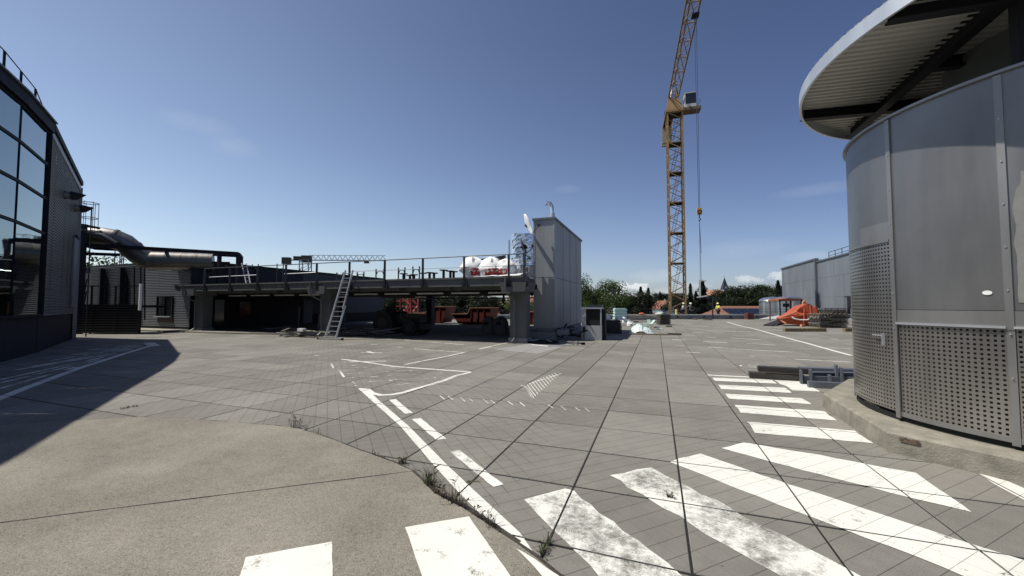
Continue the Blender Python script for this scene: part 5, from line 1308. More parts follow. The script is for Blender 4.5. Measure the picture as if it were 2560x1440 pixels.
# building with solar roof
sp = CP(1862, 62); so_ = thing('solar_roof_building', 'low building with a brown red roof and a row of solar panels', 'building', (sp.x, sp.y, -6), rz=YAW)
W2, zE, zR, dp_ = 2.75, HC+(762-788)/FP*62+6, HC+(762-765)/FP*66+6, 4.0
MB().bb((-W2,0,0),(W2+3,2*dp_,zE)).build('wall', M('pink_render', (.22,.12,.09), .9), so_, world=False)
rm = MB(); rm.add([(-W2-.3,-.4,zE-.1),(W2+3,-.4,zE-.1),(W2+3,dp_,zR),(-W2+1.2,dp_,zR),(-W2-.3,-.4,zE-.25),(W2+3,-.4,zE-.25),(-W2-.3,2*dp_+.4,zE-.1),(W2+3,2*dp_+.4,zE-.1)], [(0,1,2,3),(0,4,5,1),(3,2,7,6),(0,3,6)]); rm.build('roof', M('clay_tiles', (.19,.085,.055), .85, var=.2, scale=6), so_, world=False)
sl_ = Vector((0, dp_+.4, zR-zE+.1)); sl_n = sl_.normalized()
for k in range(7):
    x0 = -W2+.5+k*.86; o = Vector((0,-.1,zE+.03))+sl_*.06
    a, b = Vector((x0,0,0))+o, Vector((x0+.76,0,0))+o; up = sl_*.56; sh2 = Vector((.0,0,0))
    m_ = MB(); m_.add([a, b, b+up, a+up]+[v+Vector((0,-.03,.07)) for v in (a, b, b+up, a+up)], [(4,5,6,7),(0,1,5,4),(3,7,6,2),(0,4,7,3),(1,2,6,5)]); m_.build('solar_panel', M('solar_cells', (.01,.014,.025), .12), so_, world=False)
# church
cp_ = CP(1812, 400); ch = thing('church_tower', 'church tower with a sharp dark spire above the trees', 'church', (cp_.x, cp_.y, 0), rz=YAW)
MB().bb((-2.6,-2.6,0),(2.6,2.6,17.5)).build('tower_wall', HOUSEW, ch, world=False)
MB().add([(-3,-3,17.2),(3,-3,17.2),(3,3,17.2),(-3,3,17.2),(0,0,29.6)], [(0,1,4),(1,2,4),(2,3,4),(3,0,4),(3,2,1,0)]).build('spire', M('slate_spire', (.03,.033,.045), .7), ch, world=False)
for sg in (-1, 1): MB().add([(-2.6,sg*2.7,16.5),(2.6,sg*2.7,16.5),(0,sg*2.7,20.8)], [(0,1,2)]).build('gable', HOUSEW, ch, world=False)
MB().bb((-.8,-2.95,14),( .8,-2.72,17)).build('belfry_window', BLACK, ch, world=False)
MB().bar((0,0,29.5),(0,0,31.5), .12).build('cross', DARKSTEEL, ch, world=False)
# big hall
hl = thing('grey_hall', 'big pale grey metal hall with a flat roof behind the orange hopper', 'building', (21, 68, -6))
HALL = M('hall_cladding', (.20,.215,.235), .55, .1, var=.2, scale=.3, streak=.25, dirt=.6)
XH = 21.0
MB().bb((XH+.1, 66, -6),(50, 81.9, 7.9)).build('hall_body', HALL, hl); MB().bb((XH+.1, 36, -6),(50, 65.9, 7.5)).build('hall_body', HALL, hl)
for k in range(6):
    y0 = 66+k*2.66
    for j, (z0, z1) in enumerate(((-.5,2.6),(2.62,5.2),(5.22,7.9))): MB().bb((XH-.02-.01*((k+j) % 2), y0+.006, z0),(XH+.08, y0+2.654, z1)).build('wall_panel', HALL, hl)
for k in range(11):
    y0 = 65.6-(k+1)*2.66
    for j, (z0, z1) in enumerate(((-.5,2.6),(2.62,5.2),(5.22,7.5))):
        if 51 < y0 < 57 and j == 0: continue
        MB().bb((XH+.02-.01*((k+j) % 2), y0+.006, z0),(XH+.1, y0+2.654, z1)).build('wall_panel', HALL, hl)
MB().bb((XH-.25, 65.6, -2),(XH+.12, 65.95, 7.9)).build('gutter_post', M('hall_trim', (.10,.11,.13), .5), hl)
MB().bb((XH-.15, 66, 7.88),(XH+.3, 82.1, 8.1)).build('roof_edge', M('hall_trim'), hl); MB().bb((XH-.1, 36, 7.48),(XH+.3, 65.6, 7.66)).build('roof_edge', M('hall_trim'), hl)
MB().bb((XH+.0, 51.3, -.5),(XH+.6, 56.9, 2.6)).build('dark_doorway', BLACK, hl)
for x in range(8):
    y = 64.5-x*2.0; MB().bar((XH+1, y, 7.6),(XH+1, y, 8.7), .06).build('railing_post', RAILM, hl)
MB().bar((XH+1, 64.5, 8.7),(XH+1, 50, 8.7), .06).build('railing', RAILM, hl); MB().bar((XH+1, 64.5, 8.2),(XH+1, 50, 8.2), .05).build('railing', RAILM, hl)
# silver tanks
TANK = galv_material('tank_steel', (.55,.57,.60), .25, .9, scratch=.1, blotch=.3)
for k, (px, f, r_, ty_, lb_) in enumerate(((1931, 48.5, 1.42, 742, 'left silver domed tank beyond the roof edge'), (1972, 46.6, 1.55, 740, 'right silver domed tank, the nearer one behind the orange frame'))):
    p = CP(px, f); zt2 = HC+(762-ty_)/FP*f; t = thing('silver_tank', lb_, 'tank', (p.x, p.y, -6), 'silver domed tanks')
    MB().lathe([(r_,0),(r_,zt2+6-.62)], 32).build('shell', TANK, t, world=False, smooth=True)
    MB().lathe([(r_+.05,zt2+6-.66),(r_+.06,zt2+6-.52),(r_*.92,zt2+6-.28),(r_*.6,zt2+6-.1),(.12,zt2+6),(0,zt2+6)], 32).build('dome', TANK, t, world=False, smooth=True)
    for a in range(16): MB().bar((r_*1.012*math.cos(a*R(22.5)), r_*1.012*math.sin(a*R(22.5)), 0), (r_*1.012*math.cos(a*R(22.5)), r_*1.012*math.sin(a*R(22.5)), zt2+5.3), .03).build('seam', TANK, t, world=False)
# distant crane
dcp = CP(762, 150); dc = thing('distant_crane', 'small distant tower crane with its jib level to the right above the canopy', 'crane', (dcp.x, dcp.y, -6), rz=YAW+R(8))
DCM = M('distant_crane_steel', (.30,.32,.36), .6); DCY = M('distant_crane_dark', (.06,.05,.04), .6)
def truss(p0, p1, w, h, bay, chord, mat, name, par, top=True, rnd_=None):
    p0, p1 = Vector(p0), Vector(p1); d = (p1-p0); n = max(1, int(d.length/bay)); dn = d.normalized(); sd_ = dn.cross(Vector((0,0,1))).normalized(); up = sd_.cross(dn)
    mb = MB(); a, b = sd_*w/2, -sd_*w/2; mb.bar(p0+a, p1+a, chord); mb.bar(p0+b, p1+b, chord); mb.bar(p0+up*h, p1+up*h, chord)
    for k in range(n):
        q0, q1 = p0.lerp(p1, k/n), p0.lerp(p1, (k+1)/n); qm = q0.lerp(q1, .5)
        for s in (a, b): mb.bar(q0+s, qm+up*h, chord*.55); mb.bar(qm+up*h, q1+s, chord*.55)
        mb.bar(q0+a, q0+b, chord*.6); mb.bar(q0+a, q1+b, chord*.5)
    mb.build(name, mat, par, world=False)
zj = HC+(762-650)/FP*150+6
def mastmesh(w, h, nb, chord, brace):
    mb = MB(); c = [(-w/2,-w/2),(w/2,-w/2),(w/2,w/2),(-w/2,w/2)]
    for x, y in c: mb.bar((x,y,0),(x,y,h), chord)
    for k in range(nb):
        z0, z1 = h*k/nb, h*(k+1)/nb
        for i in range(4):
            a, b = c[i], c[(i+1) % 4]
            if (k+(i in (2,3))) % 2: a, b = b, a
            mb.bar((*a,z0),(*b,z1), brace)
    for i in range(4): mb.bar((*c[i],h-.04),(*c[(i+1)%4],h-.04), brace*1.3)
    return mb
mastmesh(3.2, zj, 12, .32, .14).build('mast', DCM, dc, world=False)
truss((1.5,0,zj),(29.5,0,zj+.3), 1.6, 1.9, 1.9, .17, DCM, 'jib', dc)
MB().bb((-8,-.5,zj-.2),(-1,.5,zj+.1)).build('counter_jib', DCY, dc, world=False); MB().bb((-8.2,-1,zj-1.6),(-5.4,1,zj+.9)).build('counterweight', DCY, dc, world=False)
MB().bb((-4.2,-.7,zj+.1),(-.8,.7,zj+1.4)).build('motor_house', DCY, dc, world=False); MB().bb((-1.2,-1.2,zj-.8),(2.0,1.2,zj+1.7)).build('slewing_head', DCY, dc, world=False)
MB().bb((21.5,-.5,zj-.9),(23.3,.5,zj-.2)).build('trolley', DCY, dc, world=False)

# ================================================================== BIG CRANE
kp_ = C(23.5, 56, -5.4); ck = thing('tower_crane', 'tall ochre tower crane beyond the roof edge with its jib reaching overhead', 'crane', tuple(kp_), rz=R(4))
SH = 4.31; MWd = 1.95
sec = None
for k in range(8):
    z = k*SH
    if sec is None: sec = mastmesh(MWd, SH, 4, .19, .085).build('mast_section', YELLOW, ck, world=False); plf = MB().bb((-.8,-.8,SH-.16),(.85,.8,SH-.02)).build('landing', DARKSTEEL, ck, world=False)
    else: inst(sec, ck, (0,0,z), name='mast_section'); inst(plf, ck, (0,0,z), name='landing')
lmb = MB()
for s in (-.2, .2): lmb.bar((s-.45,.3,0),(s+.45,.3,SH-.2), .05)
for k in range(13): lmb.bar((-.65+.9*k/13,.3,.2+k*.31),(-.25+.9*k/13,.3,.2+k*.31), .03)
lo = lmb.build('mast_ladder', RAILM, ck, world=False)
for k in range(1, 8): inst(lo, ck, (0,0,k*SH), name='mast_ladder')
ZM = 8*SH                                                # top of the mast (local)
MB().bb((-1.25,-1.25,ZM),(1.25,1.25,ZM+.3)).build('slewing_ring', YELLOW, ck, world=False)
mm = MB(); mm.add([(-1.1,-1.0,ZM+.3),(1.1,-1.0,ZM+.3),(1.1,1.0,ZM+.3),(-1.1,1.0,ZM+.3),(-.8,-.75,ZM+2.0),(.7,-.75,ZM+2.0),(.7,.75,ZM+2.0),(-.8,.75,ZM+2.0)], [(3,2,1,0),(4,5,6,7),(0,1,5,4),(1,2,6,5),(2,3,7,6),(3,0,4,7)])
mm.build('turntable', YELLOW, ck, world=False)
inv = Matrix.Rotation(-R(4), 3, 'Z')
def loc_(v): return inv @ (v-kp_)
J0 = loc_(C(23.3, 55.6, 31.6)); J1 = loc_(C(18.5, 39.3, 32.0)); jd = (J1-J0).normalized(); J2 = J0+jd*36; J2.z = J0.z+.8
JM = M('jib_steel', (.25,.17,.10), .5, .3, var=.2)
nj = 12
for k in range(nj):
    truss(J0.lerp(J2, k/nj), J0.lerp(J2, (k+1)/nj), 1.35, 1.5, 1.5, .15, JM, 'jib_section', ck)
K0 = J0; K1 = J0-jd*12.5; K1.z = J0.z+.2
for s in (-.6, .6):
    sv = jd.cross(Vector((0,0,1))).normalized()*s; MB().bar(K0+sv, K1+sv, .16, .3).build('counter_jib_beam', YELLOW, ck, world=False)
MB().bar(J0-jd*1.5, K1, 1.2, .06).build('counter_jib_deck', DARKSTEEL, ck, world=False)
for q in (.84, .95):
    p = K0.lerp(K1, q); MB().box((0,0,0), (.45,1.5,3.1), M4=Matrix.Translation(p+Vector((0,0,-1.3))) @ Matrix.Rotation(math.atan2(jd.y, jd.x), 4, 'Z')).build('counterweight', CONC, ck, world=False)
MB().box(K0.lerp(K1,.6)+Vector((0,0,.6)), (1.2,1.4,1.1)).build('winch', DARKSTEEL, ck, world=False)
MB().tube([K0.lerp(K1,.3)+Vector((0,0,.2)), K0.lerp(K1,.3)+Vector((0,0,1.2)), K1+Vector((0,0,1.2)), K1+Vector((0,0,.2))], .03, 5).build('walkway_rail', RAILM, ck, world=False)
hdm = MB()
for s in (-.55, .55):
    for e in (-.5, .6): hdm.bar((s,e,ZM+2.0),(s*.4,0,ZM+4.0), .14)
for z in (2.5, 3.0, 3.5): hdm.bar((-.5,0,ZM+z),(.5,0,ZM+z), .1)
hdm.build('tower_head', JM, ck, world=False)
cvx = 2.15                                               # operator's cab on the right
MB().bb((1.1,-1.5,ZM-.15),(3.35,.1,ZM+.25)).build('cab_platform', M('platform_timber', (.16,.10,.06), .8), ck, world=False)
cb_ = MB(); cb_.bb((1.25,-1.35,ZM+.3),(2.75,-.1,ZM+.75)); cbo = cb_.build('cab', M('cab_shell', (.55,.53,.48), .5), ck, world=False)
MB().bb((1.25,-1.35,ZM+.755),(1.40,-.1,ZM+2.35)).build('cab_rear_panel', M('cab_shell'), cbo, world=False)
MB().bb((1.42,-1.32,ZM+.755),(2.72,-.13,ZM+2.25)).build('cab_window', GLASSD, cbo, world=False)
MB().bb((1.25,-1.38,ZM+2.26),(2.78,-.08,ZM+2.38)).build('cab_roof', M('cab_shell'), cbo, world=False)
for x in (2.74,): MB().bar((x,-1.34,ZM+.75),(x,-1.34,ZM+2.3), .06).build('cab_frame', DARKSTEEL, cbo, world=False)
MB().tube([(2.8,-1.45,ZM+.3),(2.8,-1.45,ZM+1.1),(3.3,-1.45,ZM+1.1),(3.3,0,ZM+1.1)], .03, 5).build('cab_rail', M('blue_rail', (.08,.2,.35), .5), ck, world=False)
# trolley, ropes, hook
hp = loc_(C(19.0, 39.6, 0)); zj2 = loc_(C(19,39.6,31.8)).z
MB().box((hp.x, hp.y, zj2-.25), (.7,.8,.16)).build('trolley', DARKSTEEL, ck, world=False)
zh = loc_(C(19,39.6,10.9)).z
ROPE = M('hoist_rope', (.05,.07,.13), .6)
for s in (-.09, .09): MB().bar((hp.x+s,hp.y,zj2-.3),(hp.x+s*.6,hp.y,zh+.5), .04).build('hoist_rope', ROPE, ck, world=False)
hb = MB().bb((hp.x-.22,hp.y-.16,zh-.15),(hp.x+.22,hp.y+.16,zh+.5)).build('hook_block', M('hook_yellow', (.55,.33,.06), .5), ck, world=False)
MB().tube([(hp.x+.2*math.cos(a/8*6.28),hp.y-.18,zh+.1+.2*math.sin(a/8*6.28)) for a in range(9)], .05, 5).build('pulley', DARKSTEEL, ck, world=False)
MB().tube([(hp.x,hp.y,zh-.15),(hp.x,hp.y,zh-.5),(hp.x+.12,hp.y,zh-.66),(hp.x+.02,hp.y,zh-.8),(hp.x-.1,hp.y,zh-.7)], .05, 6).build('hook', DARKSTEEL, ck, world=False)
zl = loc_(C(19,39.6,4.0)).z
for s in (-.05, .06, .12): MB().bar((hp.x,hp.y,zh-.75),(hp.x+s,hp.y,zl if s < .1 else zl+2.8), .03).build('sling', ROPE, ck, world=False)
lp = C(19.0, 39.6, 0); lt_ = thing('hanging_load', 'pale steel upright hanging from the crane rope over the workers', 'load', tuple(lp+Vector((0,0,2.3))))
PALE = M('pale_steel', (.52,.52,.50), .5, .2)
MB().bar(lp+Vector((-.1,0,2.45)), lp+Vector((-.1,0,4.1)), .16).build('upright', PALE, lt_); MB().bar(lp+Vector((-.4,0,2.35)), lp+Vector((.55,-.1,2.5)), .10).build('cross_piece', PALE, lt_)
MB().bar(lp+Vector((-.1,0,4.05)), lp+Vector((.5,0,4.0)), .10).build('bracket', PALE, lt_)
tp = CP(1781, 43.6); tt_ = thing('t_shaped_post', 'grey T shaped post standing on the roof edge right of the hanging load', 'post', (tp.x, tp.y, 0))
MB().bar((0,0,0),(0,0,2.4), .12).build('post', RAILM, tt_, world=False); MB().bar(C(-1.2,0),C(.7,0), .09).build('arm', RAILM, tt_, world=False).location = (0,0,2.42)

# ================================================================== SKIPS, TRACTOR, BAGS under and behind the canopy
def skip(profile, Y, depth, label):
    P = [PY(x, y, Y) for x, y in profile]; zmin = min(p.z for p in P); P = [(p.x, max(0.02, p.z-zmin+.05)) for p in P]
    cx = sum(p[0] for p in P)/len(P); t = thing('skip', label, 'skip', (cx, Y+depth/2, 0), 'red steel skips at the back of the canopy')
    n = len(P)
    for y0 in (Y, Y+depth-.05):
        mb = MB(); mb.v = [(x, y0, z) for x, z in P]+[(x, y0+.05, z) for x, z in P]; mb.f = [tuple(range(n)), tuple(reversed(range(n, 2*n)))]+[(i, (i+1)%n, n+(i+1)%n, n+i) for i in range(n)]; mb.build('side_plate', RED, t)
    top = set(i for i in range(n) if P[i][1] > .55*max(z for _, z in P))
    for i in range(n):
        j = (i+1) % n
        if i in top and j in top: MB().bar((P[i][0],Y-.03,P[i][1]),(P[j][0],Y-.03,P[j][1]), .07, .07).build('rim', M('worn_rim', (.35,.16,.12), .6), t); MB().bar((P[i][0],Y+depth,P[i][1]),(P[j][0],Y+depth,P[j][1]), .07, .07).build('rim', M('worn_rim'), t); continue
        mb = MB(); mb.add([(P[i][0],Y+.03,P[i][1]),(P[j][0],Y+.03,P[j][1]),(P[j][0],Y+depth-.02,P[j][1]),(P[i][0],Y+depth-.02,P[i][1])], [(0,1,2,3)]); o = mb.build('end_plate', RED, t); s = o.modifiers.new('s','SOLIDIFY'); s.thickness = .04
    for k in range(3):
        x = P[0][0]+(max(p[0] for p in P)-P[0][0])*(.5+.16*k)
        MB().bb((x,Y-.05,.2),(x+.07,Y-.001,max(z for _, z in P)-.12)).build('rib', RED, t)
    return t
skip([(1025,784),(1064,786),(1070,769),(1116,769),(1111,790),(1104,809),(1046,809)], 29.3, 1.7, 'red skip behind the tractor and the back column')
skip([(1129,786),(1169,786),(1176,771),(1227,771),(1222,795),(1208,811),(1146,811)], 28.7, 1.7, 'red skip with one low end in the middle of the canopy opening')
skip([(1284,776),(1345,776),(1338,806),(1296,806)], 30.5, 1.7, 'red skip seen between the canopy column and the clad tower')
# debris inside the middle skip
# red lattice far behind
rl_ = CP(1024, 66); rlt = thing('red_lattice_mast', 'red lattice mast beyond the roof seen under the canopy', 'mast', (rl_.x, rl_.y, -6))
mastmesh(2.0, 9.0, 6, .22, .12).build('lattice', M('red_lattice', (.38,.05,.05), .5), rlt, world=False)
for z in (6.4, 7.3, 8.2): MB().bb((-2.6,-.1,z),(1.2,.1,z+.12)).build('platform_rail', M('red_lattice'), rlt, world=False)
# tractor
tp_ = Vector((-12.75, 17.9, 0)); tr_ = thing('tractor', 'dark open tractor with a roof frame parked in the shade under the canopy', 'tractor', tuple(tp_))
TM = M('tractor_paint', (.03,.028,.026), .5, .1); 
def wheel(x, y, r_, w):
    o = MB().tube([(x, y-w/2, r_),(x, y+w/2, r_)], r_, 20).build('wheel', RUBBER, tr_, world=False)
    MB().tube([(x, y-w/2-.02, r_),(x, y+w/2+.02, r_)], r_*.5, 12).build('rim', TM, o, world=False)
for y in (-.6, .6): wheel(-.75, y, .62, .36); wheel(.85, y, .42, .28)
MB().bb((-.2,-.32,.65),(1.25,.32,1.12)).build('bonnet', TM, tr_, world=False); MB().bb((-1.15,-.5,.6),(-.2,.5,1.0)).build('rear_body', TM, tr_, world=False)
MB().bb((-.85,-.26,1.0),(-.4,.26,1.12)).build('seat', RUBBER, tr_, world=False); MB().bb((-.95,-.26,1.0),(-.84,.26,1.5)).build('seat_back', RUBBER, tr_, world=False)
for x, y in ((-.95,-.5),(-.95,.5),(.2,-.5),(.2,.5)): MB().bar((x,y,.9),(x*.86-.03,y*.9,1.98), .05).build('roof_post', TM, tr_, world=False)
MB().bb((-1.02,-.58,1.96),(.32,.58,2.06)).build('roof', TM, tr_, world=False)
MB().tube([(-.1,0,1.1),(-.22,0,1.35)], .03, 6).build('steering_column', TM, tr_, world=False); MB().tube([(-.25+.02*math.cos(a/10*6.28),.2*math.cos(a/10*6.28),1.38+.12*math.sin(a/10*6.28)) for a in range(11)], .02, 5).build('steering_wheel', TM, tr_, world=False)
for y in (-.62,.62): MB().tube([(-1.4,y,.7),(-1.25,y,1.22),(-.75,y,1.34),(-.2,y,1.15)], .04, 6).build('mudguard', TM, tr_, world=False)
MB().bb((1.25,-.5,.3),(1.42,.5,.6)).build('front_bucket', TM, tr_, world=False)
for s in (-.4,.4): MB().bar((.2,s,.9),(1.4,s,.4), .08).build('loader_arm', TM, tr_, world=False)
# bulk bags on the ground
GB = M('grey_bag', (.14,.145,.15), .85, var=.2, bump=.1, bscale=10)
def lump(name, c, w, d, h, mat, par, seed, sq=.55):
    mb = MB(); n, m = 18, 9
    for i in range(m+1):
        f = i/m; pr = (1-(max(0, f-sq)/(1-sq+.02))**2.2)**.5 if f > sq else .93+.07*math.sin(f/sq*math.pi)
        for k in range(n):
            a = 2*math.pi*k/n; ca_, sa_ = math.cos(a), math.sin(a); s = (abs(ca_)**4+abs(sa_)**4)**-.25
            nn = 1+.14*noise.noise(Vector((ca_*1.6+seed*3.1, sa_*1.6, f*2.5)))+.06*noise.noise(Vector((ca_*5+seed, sa_*5, f*8)))
            mb.v.append((c[0]+w/2*ca_*s*pr*nn*.88, c[1]+d/2*sa_*s*pr*nn*.88, c[2]+h*f*(1+.12*noise.noise(Vector((ca_*2, sa_*2, seed))))))
    for i in range(m):
        for k in range(n): k2 = (k+1) % n; mb.f.append((i*n+k, i*n+k2, (i+1)*n+k2, (i+1)*n+k))
    mb.f.append(tuple(m*n+k for k in range(n))); return mb.build(name, mat, par, world=False)
for k, (px, y, w, l) in enumerate(((1222,833,.85,'filled grey bulk bag under the canopy left of the right column'),(1252,834,.9,'filled grey bulk bag with black print touching the right canopy column'))):
    p = G(px, y); t = thing('ground_bag', l, 'bag', tuple(p), 'grey bulk bags on the ground under the canopy')
    lump('sack', (0,0,0), w, .8, .92, GB, t, k+2)
    for q in range(3): MB().bb((-.1+q*.09,-.44,.5),(-.05+q*.09,-.40,.66)).build('black_print', BLACK, t, world=False)
# scrap timber
def scrap(name, label, cx, cy, wx, wy, n, seed, mats, hmax=.45, long_=1.2):
    rnd = random.Random(seed); t = thing(name, label, 'scrap', (cx, cy, 0))
    for k in range(n):
        z = .03+hmax*rnd.random()*(1-k/n*.3); a = rnd.gauss(.1, .45); l = long_*rnd.uniform(.35,1); x, y = cx+rnd.gauss(0, wx*.3), cy+rnd.gauss(0, wy*.3); tl = rnd.uniform(-.12,.12)
        d = Vector((math.cos(a), math.sin(a), tl)); z = max(z, .04+abs(tl)*l*.5)
        MB().bar(Vector((x,y,z))-d*l/2, Vector((x,y,z))+d*l/2, rnd.uniform(.06,.16), rnd.uniform(.02,.06)).build('scrap_board', mats[k % len(mats)], t)
    return t
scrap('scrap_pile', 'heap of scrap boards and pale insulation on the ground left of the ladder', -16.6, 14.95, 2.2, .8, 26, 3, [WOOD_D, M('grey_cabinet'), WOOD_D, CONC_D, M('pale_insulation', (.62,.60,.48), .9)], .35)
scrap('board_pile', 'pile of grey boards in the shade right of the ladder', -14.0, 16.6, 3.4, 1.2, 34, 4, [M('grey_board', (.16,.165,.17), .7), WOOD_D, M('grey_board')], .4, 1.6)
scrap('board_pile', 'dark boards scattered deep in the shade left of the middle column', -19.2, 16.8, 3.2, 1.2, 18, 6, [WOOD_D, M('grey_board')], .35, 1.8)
for px, y, h, l in ((795,836,1.1,'upright grey stake left of the middle canopy column'),(805,836,1.1,'upright grey stake against the middle canopy column'),(745,833,1.5,'thin upright rod in the shade left of the middle column')):
    p = G(px, y); MB().bar(p, p+Vector((.02,.05,h)), .05 if h < 1.3 else .03).build('stake', M('grey_board'), cat='stake', label=l)
fx_ = thing('foam_block', 'white foam block on top of the scrap heap left of the ladder', 'foam', (-16.4, 14.7, .3)); MB().bb((-.16,-.1,0),(.18,.1,.14)).build('block', WHITE, fx_, world=False)
lg = G(746, 840); MB().box(lg+Vector((.1,0,.08)), (.5,.3,.12), .2).build('insulation_piece', M('pale_insulation'), cat='insulation', label='pale yellow insulation piece in the sun before the scrap heap')

# ================================================================== GOODS on the right of the roof
def crates(px0, px1, y, topy, layers, mat, label, name='crate_stack', part='tray', d=.8):
    a, b = G(px0, y), G(px1, y); w = (b-a).length; c = (a+b)/2; f = -math.sin(YAW)*c.x+math.cos(YAW)*c.y; h = HC+(762-topy)/FP*f
    t = thing(name, label, 'crates', (c.x, c.y, 0), rz=YAW); lh = h/layers; rnd = random.Random(int(px0))
    for k in range(layers):
        mb = MB(); mb.box((rnd.uniform(-.02,.02), d/2, lh*(k+.5)), (w*rnd.uniform(.94,1), d, lh*.72)); mb.box((0, d/2, lh*(k+.9)), (w*.8, d*.9, lh*.3)); mb.build(part, mat, t, world=False)
    return t, c, w, h
DK1 = M('black_plastic', (.018,.018,.018), .6); 
_, c_, w_, h_ = crates(1518, 1556, 834, 801, 8, DK1, 'tall stack of black trays with white sacks on top right of the booth')
def sackpile(c, w, h, n, label, mat=BAGW, name='white_sacks'):
    t = thing(name, label, 'sacks', tuple(c), rz=YAW); rnd = random.Random(n)
    for k in range(n):
        x = (k/(max(1, n-1))-.5)*w*.7; lump('sack', (x, .35+rnd.uniform(-.1,.1), 0), w*.55, .6, h*rnd.uniform(.7,1), mat, t, k+n, .35)
    return t
sackpile(Vector((c_.x, c_.y, h_+.01)), 1.15, .28, 2, 'white sacks lying on the stack of black trays')
p = G(1568, 815); sackpile(Vector((p.x, p.y, 0))+Vector((0,0,0)), .8, .45, 2, 'crumpled white sacks on the ground right of the black trays')
crates(1537, 1568, 806, 771, 5, PLASTIC_T, 'stack of mint green boxes behind the black trays', 'mint_box_stack', 'mint_box', .7)
crates(1651, 1678, 812, 786, 6, WOOD_D, 'square stack of dark weathered crates on the slabs below the crane', 'dark_crate_stack', 'crate', .9)
crates(1869, 1886, 799, 783, 3, M('red_brown_crate', (.12,.04,.03), .8), 'small red brown crate near the far parapet', 'brown_crate', 'crate', .7)
pl = thing('plank_pile', 'pile of long pale planks behind the mint tarpaulin', 'planks', tuple(G(1608, 806)))
rnd = random.Random(2)
for k in range(9):
    a, b = G(1572+rnd.uniform(-4,6), 806), G(1648+rnd.uniform(-14,6), 806); z = .12+.07*k; o = Vector((0, rnd.uniform(0,.7), 0))
    MB().bar(a+o+Vector((0,0,z)), b+o+Vector((0,0,z+rnd.uniform(-.05,.2))), .22, .05).build('plank', M('pale_plank', (.40,.35,.27), .85, var=.25, scale=5) if k % 3 else PALE, pl)
for k in range(2): a = G(1585+k*45, 806); MB().bar(a, a+Vector((.3,.9,0)), .12, .16).build('bearer', WOOD_D, pl)
p = G(1604, 806); lump_t = thing('orange_sheet', 'small orange sheet on top of the plank pile', 'sheet', (p.x, p.y+.3, .66)); lump('cloth', (0,0,0), .55, .4, .22, ORANGE, lump_t, 4)
TARP = M('mint_tarpaulin', (.55,.66,.62), .45, var=.1, bump=.15, bscale=7)
p = G(1603, 833); tt2 = thing('mint_tarpaulin', 'crumpled pale mint tarpaulin on the slabs right of the booth', 'tarpaulin', tuple(p))
mb = MB(); n, m = 26, 12
for i in range(m+1):
    for k in range(n+1):
        u, v = k/n*2-1, i/m*2-1; rr = max(0, 1-u*u*.95-v*v*.8); z = rr**.8*.46*(1+.5*noise.noise(Vector((u*3, v*3, 1))))+.07*abs(noise.noise(Vector((u*9, v*9, 4))))
        if u > .1: z *= .75
        mb.v.append((u*.66, v*.55+.35, max(.01, z)))
for i in range(m):
    for k in range(n): a = i*(n+1)+k; mb.f.append((a, a+1, a+n+2, a+n+1))
mb.build('sheet', TARP, tt2, world=False)
mc = thing('mint_scrap', 'tangle of mint green struts lying behind the tarpaulin', 'scrap', tuple(G(1610, 824)))
rnd = random.Random(8)
for k in range(14):
    a = Vector((rnd.uniform(-.7,.8), rnd.uniform(0,.6), rnd.uniform(.05,.5))); b = a+Vector((rnd.uniform(-.5,.5), rnd.uniform(-.2,.2), rnd.uniform(-.3,.35))); b.z = max(.03, b.z)
    MB().bar(a, b, rnd.choice((.05,.12,.2)), .04).build('frame_piece', PLASTIC_T if k % 3 else WHITE, mc, world=False)
a, b = G(1576, 836), G(1672, 838); MB().bar(a+Vector((0,0,.04)), b+Vector((0,0,.04)), .2, .06).build('plank', WOOD, cat='plank', label='long grey plank lying in front of the mint tarpaulin')
a, b = G(1668, 837), G(1704, 838); MB().bar(a+Vector((0,0,.05)), b+Vector((0,0,.05)), .24, .09).build('plank', WOOD_D, cat='plank', label='short dark plank at the right end of the long one')
for k, (x0, x1, y, l) in enumerate(((1960,2001,829,'short squared timber before the orange hopper'),(2003,2063,829,'long squared timber before the orange hopper'),(2110,2150,829,'squared timber beside the round tower before the pallets'))):
    a, b = G(x0, y), G(x1, y); MB().bar(a+Vector((0,0,.10)), b+Vector((0,0,.10)), .22, .20).build('timber_beam', M('yellow_brown_timber', (.20,.15,.075), .85, var=.25, scale=6, bump=.05), cat='timber', label=l, group='squared timbers on the slabs')
for k, (px, y, w, l) in enumerate(((1738,799,.5,'dark lump on the slabs between the workers'),(1770,800,1.0,'flat dark debris under the hanging load'),(1833,797,.4,'small dark object by the parapet right of the third worker'),(1672,817,.5,'dark debris beside the dark crate stack'),(1640,820,.35,'small dark debris right of the tarpaulin'))):
    p = G(px, y); t = thing('debris', l, 'debris', tuple(p)); lump('lump', (0,0,0), w, .4, .12, WOOD_D, t, k+1, .3)
# grey sheet and black pallet
a, b = G(1896, 799), G(1950, 799); m_ = MB(); m_.add([a+Vector((0,0,.02)), b+Vector((0,0,.02)), b+Vector((.2,.9,.42)), a+Vector((1.2,.9,.30)), a+Vector((0,0,.06)), b+Vector((0,0,.06)), b+Vector((.2,.9,.46)), a+Vector((1.2,.9,.34))], [(3,2,1,0),(4,5,6,7),(0,1,5,4),(1,2,6,5),(3,0,4,7),(2,3,7,6)])
m_.build('grey_sheet', PALE, cat='sheet', label='tilted pale grey sheet left of the orange hopper')
a, b = G(1920, 815), G(1965, 806); m_ = MB(); m_.bar(a+Vector((0,0,.05)), b+Vector((0,0,.35)), .6, .08); m_.bar(a+Vector((.5,.3,.05)), b+Vector((.2,.4,.5)), .3, .08); m_.build('black_board', DK1, cat='board', label='black boards leaning beside the orange hopper')
